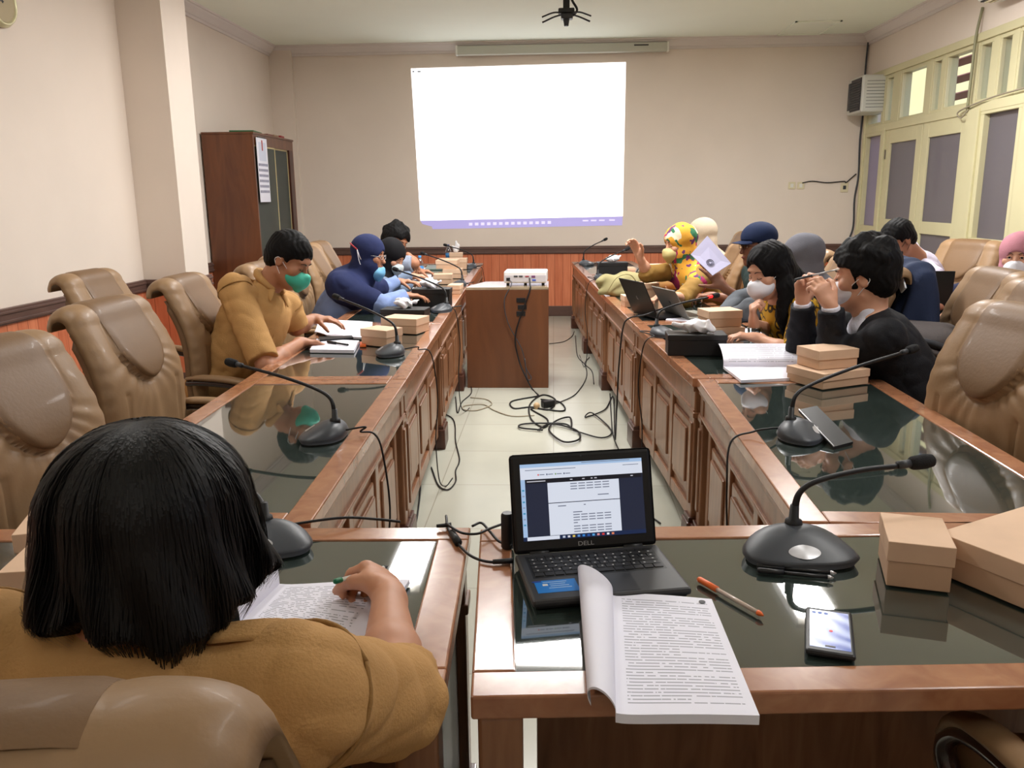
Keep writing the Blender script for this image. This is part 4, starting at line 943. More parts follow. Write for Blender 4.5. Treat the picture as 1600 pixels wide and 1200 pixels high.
# ---- phones
c = [P(*q_, TZ+.012) for q_ in ((1256, 1018), (1340, 1022), (1328, 953), (1262, 948))]; cc = sum(c)/4; ang = math.atan2((c[3]+c[2]-c[0]-c[1])[1], (c[3]+c[2]-c[0]-c[1])[0])-math.pi/2
w_ = np.linalg.norm(c[1]-c[0]+c[2]-c[3])/2; h_ = np.linalg.norm(c[3]-c[0]+c[2]-c[1])/2
ph = thing('smartphone', 'black smartphone with lit blue swirl screen on the front right table', 'phone', (cc[0], cc[1], TZ+.0005), ang)
MB().box(-w_/2, w_/2, -h_/2, h_/2, 0, .011, .005).build('case', M_black, ph)
def swirl():
    m = mat('phone_screen', (60, 90, 190), .2); nt = m.node_tree; L = nt.links.new; b = nt.nodes['Principled BSDF']
    tc = node(m, 'ShaderNodeTexCoord'); wv = node(m, 'ShaderNodeTexWave'); wv.inputs['Scale'].default_value = 9; wv.inputs['Distortion'].default_value = 6; wv.inputs['Detail'].default_value = 1
    mp = node(m, 'ShaderNodeMapping'); mp.inputs['Rotation'].default_value = (0, 0, 2.2); L(tc.outputs['Object'], mp.inputs[0]); L(mp.outputs[0], wv.inputs[0])
    cr = node(m, 'ShaderNodeValToRGB'); cr.color_ramp.elements[0].color = lin((58, 88, 180)); cr.color_ramp.elements[1].color = lin((176, 190, 232)); L(wv.outputs[0], cr.inputs[0])
    L(cr.outputs[0], b.inputs['Emission Color']); b.inputs['Emission Strength'].default_value = .85; b.inputs['Base Color'].default_value = (.01, .01, .01, 1); return m
MB().box(-w_/2+.007, w_/2-.007, -h_/2+.014, h_/2-.012, .0105, .0114).build('screen', swirl(), ph, label='lit blue screen')
for k in range(3): MB().lathe([(.0035, 0), (.0035, .0004)], 12, (-w_/2+.014+k*.01, h_/2-.022, .0114)).build('screen_icon', mat('icon_grey', (90, 110, 170), .5, emis=(90, 110, 170), es=.6), ph)
MB().lathe([(.003, 0), (.003, .0005)], 12, (0.002, -.005, .0114)).build('screen_dot', mat('dot_red', (200, 70, 70), .5, emis=(230, 90, 80), es=.8), ph); MB().box(-.008, .008, -h_/2+.018, -h_/2+.023, .0114, .0118).build('screen_button', M_black, ph)
MB().box(-.008, .008, h_/2-.008, h_/2-.006, .0108, .0113).build('earpiece', M_dg, ph)
# phone leaning against the microphone base
lp = thing('smartphone', 'dark phone leaning face up against the microphone base, right row', 'phone')
a = P(1248, 640, TZ+.055); b = P(1303, 698, TZ+.006); c_ = P(1333, 690, TZ+.006); d_ = a+(c_-b)
lp.location = b; sheet('body', rel(b, quadfn([b, c_, d_, a])), 3, 3, M_black, lp, .008)
eg = [(0, 0, .001), tuple(a-b+np.array([0, 0, .001]))]; MB().tube(eg, .002, 6, 1).build('metal_edge', M_silver, lp)
# ---- drinks
def pet():
    m = bpy.data.materials.new('pet_plastic'); m.use_nodes = True; nt = m.node_tree; L = nt.links.new
    tp = node(m, 'ShaderNodeBsdfTransparent'); tp.inputs[0].default_value = (.86, .92, .95, 1); g = node(m, 'ShaderNodeBsdfGlossy'); g.inputs['Roughness'].default_value = .08
    lw = node(m, 'ShaderNodeLayerWeight'); lw.inputs[0].default_value = .45; mx = node(m, 'ShaderNodeMixShader'); L(lw.outputs['Facing'], mx.inputs[0]); L(tp.outputs[0], mx.inputs[1]); L(g.outputs[0], mx.inputs[2]); L(mx.outputs[0], nt.nodes['Material Output'].inputs[0]); return m
M_pet = pet(); M_lab = mat('bottle_label', (60, 130, 190), .4); M_capb = mat('cap_blue', (36, 56, 130), .4); M_capl = mat('cap_light_blue', (60, 150, 210), .4)
def bottle(label, px, py, capm, h=.215, r=.033, z=TZ):
    c = P(px, py, z); t = thing('water_bottle', label, 'bottle', (c[0], c[1], z+.0005), 0, 'water bottles')
    MB().lathe([(r*.8, 0), (r, .008), (r*.97, .05), (r, .06), (r*.96, .1), (r, .12), (r*.95, h*.68), (r*.5, h*.84), (r*.38, h*.88), (r*.38, h*.93)], 24).build('bottle_body', M_pet, t, True)
    MB().lathe([(r*1.01, .06), (r*1.01, .12)], 24).build('bottle_label', M_lab, t, True); MB().lathe([(r*.43, h*.91), (r*.45, h*.92), (r*.45, h), (r*.4, h)], 20).build('cap', capm, t, True)
bottle('water bottle with dark blue cap in front of the man in navy cap', 1090, 474, M_capb)
bottle('water bottle with light blue cap beside the papers, left row', 657, 436, M_capl)
bottle('water bottle with dark blue cap before the long kraft box, far left row', 701, 412, M_capb)
def cup(label, px, py, r=.034, h=.095):
    c = P(px, py); t = thing('plastic_cup', label, 'cup', (c[0], c[1], TZ+.0005), 0, 'clear plastic water cups')
    MB().lathe([(r*.62, 0), (r*.65, .002), (r*.95, h-.004), (r*1.08, h-.003), (r*1.08, h), (r*.93, h), (r*.62, .004)], 28).build('cup', M_pet, t, True)
    MB().lathe([(r*.6, .004), (r*.83, h*.62), (0.001, h*.62)], 24).build('water', M_pet, t, True)
cup('clear plastic cup of water in front of the masked woman', 1177, 541)
cup('clear plastic cup beside the bottle with dark blue cap', 1069, 474)
flat('snack_wrapper', 'small orange snack wrapper beside the kraft box of the khaki man', 'wrapper', ((562, 540), (572, 540), (571, 534), (563, 534)), TZ, .008, M_or)
# ---- khaki cloth bag
M_khc = mat('khaki_canvas', (150, 142, 100), .85, bump=.2, bs=300)
c = P(968, 462); kc = sobj('cloth_bag', SDF(lambda X, Y, Z: .006*np.sin(X*40+2*np.sin(Z*30))+.005*np.cos(Y*38+X*20)).ell((0, 0, .06), (.15, .11, .065), .03).ell((-.08, .02, .1), (.09, .09, .06), .04).ell((.06, .04, .12), (.1, .08, .05), .04).cap((-.16, -.05, .03), (.05, -.13, .025), .03, .02, .04).cap((-.14, .02, .06), (-.17, -.04, .1), .035, .03, .03).box((0, 0, -.06), (.5, .5, .06), .001, .002, sub=True), .008, M_khc)
kc.location = (c[0]+.02, c[1]+.05, TZ+.001); tag(kc, 'crumpled khaki cloth bag on the right row near the aisle', 'bag')
MB().tube([(-.12, -.12, .03), (-.05, -.13, .14), (.05, -.1, .16), (.12, -.08, .08)], .006, 6, 6, .5).build('strap', M_khc, kc, True)
bk = thing('pouch', 'black pouch with grey rim between the khaki bag and the tall kraft box', 'pouch', tuple(P(1004, 450)+np.array([0, 0, .001])))
mobj('pouch_body', *SDF().ell((0, 0, .09), (.065, .07, .09), .02).mesh(.008), M_black, bk, True); MB().tube([(.03, -.07, .02), (.05, -.075, .1), (.0, -.05, .18), (-.05, -.06, .13)], .006, 6, 6).build('rim', M_gcable, bk, True)
# ---- laptops
M_lap = mat('laptop_grey', (52, 52, 54), .42); M_lapb = mat('laptop_black', (18, 18, 19), .45); M_lapk = mat('laptop_key', (26, 26, 28), .5)
def em(name, c, s=.85): return mat(name, tuple(x*.25 for x in c), .3, emis=c, es=s)
def font_mesh(txt, size, ext=.0003):
    cu = bpy.data.curves.new('lettering', 'FONT'); cu.body = txt; cu.size = size; cu.extrude = ext; cu.align_x = 'CENTER'; cu.align_y = 'CENTER'
    o = bpy.data.objects.new('lettering', cu); COL.objects.link(o); dg = bpy.context.evaluated_depsgraph_get(); me = bpy.data.meshes.new_from_object(o.evaluated_get(dg)); bpy.data.objects.remove(o); bpy.data.curves.remove(cu); return me
hl, hr = P(803, 866, .782), P(1027, 849, .782); ax = hr-hl; an = math.atan2(ax[1], ax[0]); Wd = .304; Dp = .208; cen = (hl+hr)/2
lt = thing('laptop', 'open black laptop showing a document, on the front right table', 'laptop', (cen[0], cen[1], TZ+.001), an)
MB().box(-Wd/2, Wd/2, -Dp, .0, .006, .021, .006).build('base', M_lap, lt); MB().box(-Wd/2+.006, Wd/2-.006, -Dp+.006, -.004, 0, .01, .004).build('underside', M_lapb, lt)
MB().box(-Wd/2+.018, Wd/2-.018, -.118, -.018, .0205, .0212).build('keyboard_well', M_lapb, lt)
rows = [(15, .0075), (14, .0165), (14, .0165), (13, .0165), (12, .0165), (9, .0165)]
y = -.022; kx0, kx1 = -Wd/2+.022, Wd/2-.022; kmesh = {}
for r_, (n, hgt) in enumerate(rows):
    ws = [1]*n
    if r_ == 2: ws[0] = 1.5
    if r_ == 3: ws[0] = 1.8; ws[-1] = 1.8
    if r_ == 4: ws[0] = 2.3; ws[-1] = 2.4
    if r_ == 5: ws[3] = 5
    if r_ == 1: ws[-1] = 1.6
    u = (kx1-kx0)/sum(ws); x = kx0
    for w__ in ws:
        key = (round(w__*u, 4), hgt)
        if key not in kmesh:
            o = MB().box(-w__*u/2+.0012, w__*u/2-.0012, -hgt/2+.0008, hgt/2-.0008, 0, .0018, .0006).build('key', M_lapk, lt); kmesh[key] = o.data
        else: o = bpy.data.objects.new('key', kmesh[key]); COL.objects.link(o); o.parent = lt
        o.location = (x+w__*u/2, y-hgt/2, .021); x += w__*u
    y -= hgt
q = MB(); yy = -.022-.0075
for r_ in range(1, 5):
    n = rows[r_][0]
    for k in range(n): xx = kx0+(k+.5)*(kx1-kx0)/n; q.box(xx-.0022, xx+.0016, yy-.0105, yy-.0065, .0229, .0231)
    yy -= .0165
q.build('key_legend', mat('key_print', (170, 170, 170), .6), lt, kind='stuff')
MB().box(-.05, .055, -Dp+.012, -.128, .0208, .0213, .0).build('touchpad', mat('touchpad', (44, 44, 46), .35), lt)
stk_ = MB().box(-Wd/2+.016, -Wd/2+.096, -Dp+.028, -.130, .0209, .0214).build('sticker', mat('blue_sticker', (20, 120, 205), .4), lt, label='bright blue sticker')
for k, (x0, x1, y0) in enumerate(((.018, .064, -.139), (.03, .06, -.147), (.03, .066, -.155), (.026, .07, -.163))): MB().box(-Wd/2+.014+x0, -Wd/2+.014+x1, y0, y0+.0018, .0214, .0216).build('sticker_line', mat('sticker_white', (190, 215, 240), .5), stk_)
MB().box(-Wd/2+.03, -Wd/2+.04, -.152, -.145, .0214, .0217).build('sticker_emblem', M_white, stk_)
MB().box(-Wd/2+.012, -Wd/2+.03, -.136, -.131, .0214, .0217).build('sticker_logo', mat('sticker_navy', (30, 60, 140), .5), stk_)
lid = thing('lid', None, None, (0, .002, .018), 0); lid.parent = lt; lid.rotation_euler = (RT(-17), 0, 0); LH = .205
MB().box(-Wd/2, Wd/2, -.0, .009, .0, LH, .008).build('lid_shell', M_lapb, lid)
SW, SZ0, SZ1 = .131, .026, .184
MB().box(-SW, SW, -.0012, .001, SZ0, SZ1).build('screen', em('scr_base', (44, 52, 78), .5), lid, label='lit screen with browser and document')
def sp(name, x0, x1, z0, z1, m, d=.0018): MB().box(-SW+x0*2*SW, -SW+x1*2*SW, -d, -d+.0003, SZ0+z0*(SZ1-SZ0), SZ0+z1*(SZ1-SZ0)).build(name, m, lid)
E_w = em('scr_white', (226, 232, 246), .85); E_b = em('scr_blue', (170, 200, 236), .85); E_d = em('scr_dark', (30, 32, 44), .5); E_t = em('scr_text', (120, 128, 150), .7); E_n = em('scr_navy', (24, 44, 84), .7)
sp('tab_strip', 0, 1, .955, 1, E_b); sp('address_bar', 0, 1, .80, .955, E_w); sp('side_bar', 0, .035, .05, .80, E_b); sp('viewer_toolbar', .035, .99, .745, .80, E_d)
sp('document_page', .215, .80, .48, .742, E_w); sp('document_page', .215, .80, .055, .47, E_w, .0018); sp('task_bar', .0, 1, 0, .052, E_n); sp('search_box', .03, .29, .004, .05, E_w, .0022)
for i, (x0, x1, z) in enumerate(((.40, .73, .715), (.40, .73, .68), (.40, .73, .645), (.62, .73, .55), (.29, .37, .43), (.5, .52, .43), (.41, .5, .34), (.41, .73, .305), (.41, .73, .27), (.41, .73, .235), (.41, .45, .2), (.41, .73, .155), (.41, .73, .12), (.41, .73, .085))):
    n = max(1, int((x1-x0)/.055))
    for k in range(n): sp('text_word', x0+(x1-x0)*k/n, x0+(x1-x0)*(k+.82)/n, z-.006, z+.006, E_t, .0023)
for k, c in enumerate(((230, 70, 60), (80, 90, 120), (120, 160, 90), (70, 80, 110))): sp('bookmark_icon', .14+.07*k, .15+.07*k, .845, .865, em('scr_i%d' % k, c), .0023); sp('bookmark_text', .155+.07*k, .195+.07*k, .85, .86, E_t, .0023)
for x0, x1, z in ((.04, .45, .92), (.5, .9, .985), (.84, .97, .92)): sp('address_text', x0, x1, z-.004, z+.004, E_t, .0023)
for k, c in enumerate(((200, 210, 230), (220, 220, 230), (230, 200, 90), (90, 150, 220), (60, 140, 220), (40, 90, 170), (90, 170, 230), (230, 150, 150), (220, 60, 60), (240, 240, 250), (230, 130, 90))): sp('task_icon', .315+.04*k, .335+.04*k, .014, .04, em('scr_t%d' % k, c), .0023)
for k in range(7): sp('side_icon', .008, .026, .2+.075*k, .22+.075*k, em('scr_s%d' % (k % 2), [(60, 150, 190), (150, 160, 190)][k % 2]), .0023)
for k in range(6): sp('toolbar_mark', [.05, .4, .5, .57, .6, .9][k], [.2, .42, .52, .585, .62, .92][k], .765, .778, em('scr_tb', (200, 200, 210)), .0023)
dl = bpy.data.objects.new('lettering', font_mesh('DELL', .0125, .0002)); dl.data.materials.clear(); dl.data.materials.append(mat('logo_silver', (170, 170, 172), .4, metal=.3)); COL.objects.link(dl); dl.parent = lid; dl.location = (0, -.0008, .0135); dl.rotation_euler = (math.pi/2, 0, 0); dl.scale = (1.25, 1, 1)
MB().lathe([(.002, 0), (.002, .0008)], 12, (0, -.0008, .196), Matrix.Rotation(math.pi/2, 3, 'X')).build('webcam', M_dg, lid)
for s in (-1, 1): MB().tube([(s*.1-.02, 0, .018), (s*.1+.02, 0, .018)], .006, 10, 1).build('hinge', M_lapb, lt, True)
# charger cable and adapter
ch = thing('charger_cable', 'black charger cable with plug running to the laptop\'s left side', 'cable')
pp = lambda l, z=TZ+.006: [tuple(P(x_, y_, z)) for x_, y_ in l]
MB().tube(pp([(697, 806), (700, 825), (712, 845), (735, 868), (765, 878), (800, 876)]), [.003, .003, .003, .003, .004], 8, 6).build('cord', M_cable, ch, True)
MB().tube(pp([(697, 818), (720, 832), (745, 834), (765, 826), (790, 817)], TZ+.02), .003, 8, 6).build('cord', M_cable, ch, True)
MB().tube(pp([(738, 822), (752, 817), (765, 830), (780, 846), (800, 852)], TZ+.012), .003, 8, 6).build('cord', M_cable, ch, True)
MB().tube(pp([(706, 832), (716, 848)], TZ+.009), [.008, .009], 10, 1).build('plug', M_cable, ch, True); MB().tube(pp([(770, 878), (802, 876)], TZ+.009), [.005, .006], 10, 1).build('plug', M_cable, ch, True)
MB().tube(pp([(682, 822), (705, 820)], TZ+.01), [.004, .006], 8, 1).build('plug', M_cable, ch, True)
c = P(793, 860); ad = MB().lathe([(.012, 0), (.014, .003), (.014, .075), (.011, .08)], 20).build('adapter', M_black); autosmooth(ad); ad.location = (c[0]-.0, c[1]+.012, TZ+.001); tag(ad, 'small black upright adapter at the left rear corner of the laptop', 'adapter')
def laptop(label, loc, yaw, lean, m, w=.33, d=.22, z=TZ, scrn=None, lh=None):
    t = thing('laptop', label, 'laptop', (loc[0], loc[1], z+.001), RT(yaw), None); lh = lh or d
    MB().box(-w/2, w/2, -d, 0, 0, .018, .005).build('base', m, t); MB().box(-w/2+.02, w/2-.02, -d*.58, -.02, .0175, .0195).build('keyboard', M_lapb, t)
    R_ = Matrix.Rotation(RT(-lean), 3, 'X')
    MB().box(-w/2, w/2, 0, .007, 0, lh, .003, R_, (0, 0, .016)).build('lid', m, t)
    MB().box(-w/2+.01, w/2-.01, -.001, 0, .012, lh-.01, 0, R_, (0, 0, .016)).build('screen', scrn or E_d, t)
    MB().lathe([(.014, 0), (.014, .001)], 20, R_ @ Vector((0, .0075, lh*.5))+Vector((0, 0, .016)), R_ @ Matrix.Rotation(-math.pi/2, 3, 'X')).build('lid_logo', mat('lid_logo', (90, 90, 92), .3, metal=.5), t, True); return t
c = P(1018, 500); laptop('open black laptop on the right row, lid slanting, back towards the aisle', (c[0]-.02, c[1]+.15), 112, 26, M_lapb, .33, .22, lh=.24)
c = P(1068, 500); laptop('open grey laptop beside the bottle on the right row', (c[0]-.02, c[1]+.1), 110, 32, mat('laptop_silver', (130, 130, 122), .4), .30, .2)
laptop('black laptop with its back to the camera on the window-side table', (2.30, 5.32), 168, 8, M_lapb, .34, .22, lh=.25)
t = laptop('laptop with green document screen in front of the man in white', (2.16, 5.72), 105, 15, mat('laptop_silver', (0, 0, 0)), .32, .2, scrn=em('scr_green', (40, 130, 76), .8))
# ---- floor cables around the aisle
F_ = lambda l, z=.006: [tuple(P(x_, y_, z)) for x_, y_ in l]
tg = thing('cable_tangle', 'tangled coil of black cable on the aisle floor in front of the stand', 'cable')
MB().tube(F_([(840, 619), (800, 627), (803, 638), (830, 636), (858, 640), (868, 625), (848, 617), (828, 632), (830, 655), (850, 668), (855, 655), (830, 638), (880, 642), (874, 628), (845, 624)]), .006, 8, 7).build('coil', M_cable, tg, True)
MB().tube(F_([(848, 672), (812, 668), (822, 662), (880, 662), (892, 668), (890, 652), (868, 658), (858, 672), (880, 690), (905, 686), (900, 672), (862, 662), (840, 672)], .014), .006, 8, 7).build('coil', M_cable, tg, True)
c = P(856, 636, 0); MB().box(-.045, .045, -.03, .03, 0, .05, .008, Matrix.Rotation(.5, 3, 'Z'), (c[0], c[1], 0)).build('power_adapter', M_black, tg); MB().lathe([(.02, 0), (.024, .03), (.012, .045)], 14, (c[0]-.08, c[1]-.05, 0)).build('plug', mat('plug_beige', (190, 160, 120), .5), tg, True)
def fcable(label, pts, m=M_cable, r=.004, zs=None):
    t = thing('floor_cable', label, 'cable'); MB().tube(pts, r, 6, 7).build('cord', m, t, True); return t
a = Vector(pj.location)
fcable('black projector cable hanging down the front of the wooden stand to the floor tangle', [(a.x+.03, a.y-.125, sz+.06), (a.x+.035, 6.52, sz+.02), (a.x+.03, 6.49, sz-.04), tuple(Q(806, 520, 6.47)), tuple(Q(810, 560, 6.46)), tuple(Q(822, 590, 6.42))]+F_([(832, 608), (842, 618)]), r=.006)
fcable('thin grey projector cable hanging on the stand, left of the black one', [(a.x-.13, a.y-.125, sz+.05), (a.x-.11, 6.52, sz+.02), tuple(Q(788, 470, 6.48)), tuple(Q(794, 505, 6.48)), tuple(Q(815, 545, 6.47)), tuple(Q(822, 575, 6.46)), tuple(Q(830, 590, 6.45)), tuple(Q(824, 592, 6.44)), tuple(Q(820, 560, 6.46))], M_dg, .004)
fcable('beige cable looping on the floor left of the tangle', F_([(735, 621), (760, 624), (768, 632), (745, 641), (725, 640), (726, 634), (755, 632), (772, 641), (800, 650), (835, 649)]), M_gcable)
fcable('dark cable on the floor along the left tables', F_([(732, 570), (731, 590), (737, 612), (722, 628), (715, 645), (712, 620)]))
fcable('dark cable curling on the floor beside the nearest left table', F_([(672, 622), (680, 640), (708, 655), (712, 690), (718, 718), (712, 735), (712, 752), (700, 765), (685, 758), (674, 730)]))
fcable('dark cable straight along the foot of the left tables', F_([(655, 720), (657, 760), (653, 800), (648, 826)]))
fcable('grey cable from the stand to the right table foot', F_([(858, 537), (880, 534), (893, 526), (897, 518)]))
fcable('dark cable from the far right table to the tangle', F_([(899, 524), (902, 555), (914, 570), (916, 590), (900, 615), (878, 627), (862, 632)]))
fcable('dark cable beside the second foot of the right tables', F_([(921, 558), (914, 568), (925, 580), (928, 600)]))
fcable('dark cable running to the near right table foot', F_([(953, 615), (955, 650), (958, 680), (968, 705), (985, 740), (1000, 790), (1032, 818)]))
# ---- backpack on the chair, jacket over a chair back
M_bag = mat('backpack_grey', (84, 78, 78), .8, bump=.2, bs=200); M_bag2 = mat('backpack_dark', (44, 46, 52), .7)
bp = thing('backpack', 'dark grey backpack on the chair seat between the blazer man and the large chair', 'backpack', (1.77, 4.05, .515), RT(55))
sobj('bag_body', SDF(lambda X, Y, Z: .006*np.sin(Z*60+2*np.sin(X*20))).box((0, 0, .19), (.13, .17, .18), .09, .03).ell((-.06, 0, .14), (.11, .15, .12), .04), .009, M_bag, bp)
for k, (z, m) in enumerate(((.31, M_bag2), (.27, M_bag), (.22, M_bag2))): MB().tube([(-.13, -.14, z-.03), (-.17, -.05, z), (-.17, .06, z+.005), (-.12, .15, z-.02)], .022, 10, 6, .7).build('fold', m, bp, True)
MB().tube([(-.185, -.05, .30), (-.19, .03, .305)], .007, 8, 1).build('zip_pull', M_silver, bp, True); MB().tube([(-.16, -.1, .24), (-.175, 0, .2), (-.16, .12, .12)], .008, 8, 6).build('piping', M_gcable, bp, True)
ja = thing('jacket', 'navy jacket with a white mark draped over the masked woman\'s chair back', 'jacket', (1.82, 4.42, 0))
M_jk = mat('navy_cloth', (36, 48, 78), .85, bump=.2, bs=250); M_jk2 = mat('blue_lining', (52, 84, 120), .7)
sobj('jacket_body', SDF(lambda X, Y, Z: .007*np.sin(Y*55+3*np.sin(Z*6))).box((-.03, 0, .86), (.055, .24, .29), .05, .03, R=np.array(Matrix.Rotation(-.15, 3, 'Y'))).ell((-.02, 0, 1.10), (.075, .22, .07), .05).cap((0, -.2, 1.08), (.06, -.26, .72), .06, .05, .04).cap((0, .2, 1.08), (.05, .25, .72), .06, .05, .04), .01, M_jk, ja)
MB().box(-.1, -.085, -.14, -.0, 1.09, 1.15, .004, None, (0, 0, 0)).build('collar', M_jk2, ja)
MB().prism([(-.25, 1.04), (-.19, 1.10), (-.15, 1.05), (-.2, 1.01)], -.098, -.09, 'x', .002).build('white_mark', M_tissue, ja)
# ================================================================ PEOPLE
def skin(name, c): return mat(name, c, .5, var=.05, vs=14, sss=.12)
SK1 = skin('skin_warm', (196, 140, 108)); SK2 = skin('skin_dark', (140, 92, 68)); SK3 = skin('skin_light', (208, 156, 128)); SK4 = skin('skin_mid', (178, 124, 94))
def hairm(name, c): return mat(name, c, .62, spec=.18, bump=.2, bs=240, stretch=(1, 1, .15))
HB = hairm('black_hair', (13, 12, 13)); M_brow = mat('eyebrow', (24, 18, 16), .8); M_eye = mat('eye_white', (225, 220, 214), .25); M_iris = mat('iris', (28, 18, 14), .2); M_lip = mat('lips', (150, 84, 76), .5)
def cloth(name, c, var=.06, vs=7, bump=.25): return mat(name, c, .82, var=var, vs=vs, bump=bump, bs=220, spec=.25)
KH = cloth('khaki_uniform', (190, 146, 92)); KHd = cloth('khaki_seam', (150, 112, 64))
A3 = lambda *v: np.array(v, float)
def folds(seed, amp=.003, f=64):
    r = random.Random(seed); a = [r.uniform(0, 6) for _ in range(6)]
    def d(X, Y, Z):
        g = lambda t: 1-np.abs(np.sin(t*.5))**.7*2
        md = .35+.65*(.5+.5*np.sin(X*9+a[4])*np.cos(Y*8+a[5])+.35*np.sin(Z*11+a[1]))
        return amp*md*(g(X*f+a[0]+2.2*np.sin(Z*f*.45+a[1])+1.5*np.sin(Y*f*.4))*.7+g(Y*f*1.2+a[2]+2*np.sin(Z*f*.5+a[3]))*.5+g(Z*f*1.7+a[4]+2.0*np.sin(X*f*.45+a[5])+1.5*np.sin(Y*f*.5))*.35)
    return d
def hand(S, w, d, n, side, curl=(.5, .55, .6, .65), sc=1., thumb=(.6, .7, .3), tc=.4, spread=.06):
    """w wrist, d pointing along the palm, n out of the palm, side +1/-1: thumb along side*cross(d,n)"""
    w = A3(*w); d = unit(d); n = unit(A3(*n)-d*np.dot(n, d)); s = np.cross(d, n)*side
    R = np.array([s, d, n])
    S.cap(w-d*.02, w+d*.02, .024*sc, .024*sc, .015)
    S.ell(w+d*.045*sc, (.038*sc, .052*sc, .017*sc), .015, R); S.cap(w+d*.075*sc-s*.026*sc, w+d*.08*sc+s*.026*sc, .0125*sc, .0125*sc, .012)
    L = [(.040, .025, .021), (.044, .029, .022), (.040, .027, .021), (.032, .020, .018)]
    for i in range(4):
        o = (.028-.0185*i)*sc; b = w+d*(.085-.004*abs(i-1.2))*sc+s*o; dd = unit(d+s*(1.2-i)*spread); ang = 0; p = b; rr = [.0098, .0090, .0082, .0070]
        rr = [x*sc*(1 if i < 3 else .88) for x in rr]
        for k in range(3):
            ang += curl[i]*(.8 if k == 0 else 1.05); v = dd*math.cos(ang)+n*math.sin(ang); q = p+v*L[i][k]*sc; S.cap(p, q, rr[k], rr[k+1], .004 if k else .007); p = q
    t0 = w+d*.02*sc+s*.024*sc; tv = unit(d*thumb[0]+s*thumb[1]+n*thumb[2]); t1 = t0+tv*.045*sc; tv2 = unit(tv+(n*.5-s*.35+d*.3)*tc); t2 = t1+tv2*.034*sc; t3 = t2+unit(tv2+(n*.4-s*.4)*tc)*.026*sc
    S.cap(t0, t1, .0155*sc, .012*sc, .014).cap(t1, t2, .0115*sc, .0105*sc, .005).cap(t2, t3, .0105*sc, .008*sc, .004)
    return t3
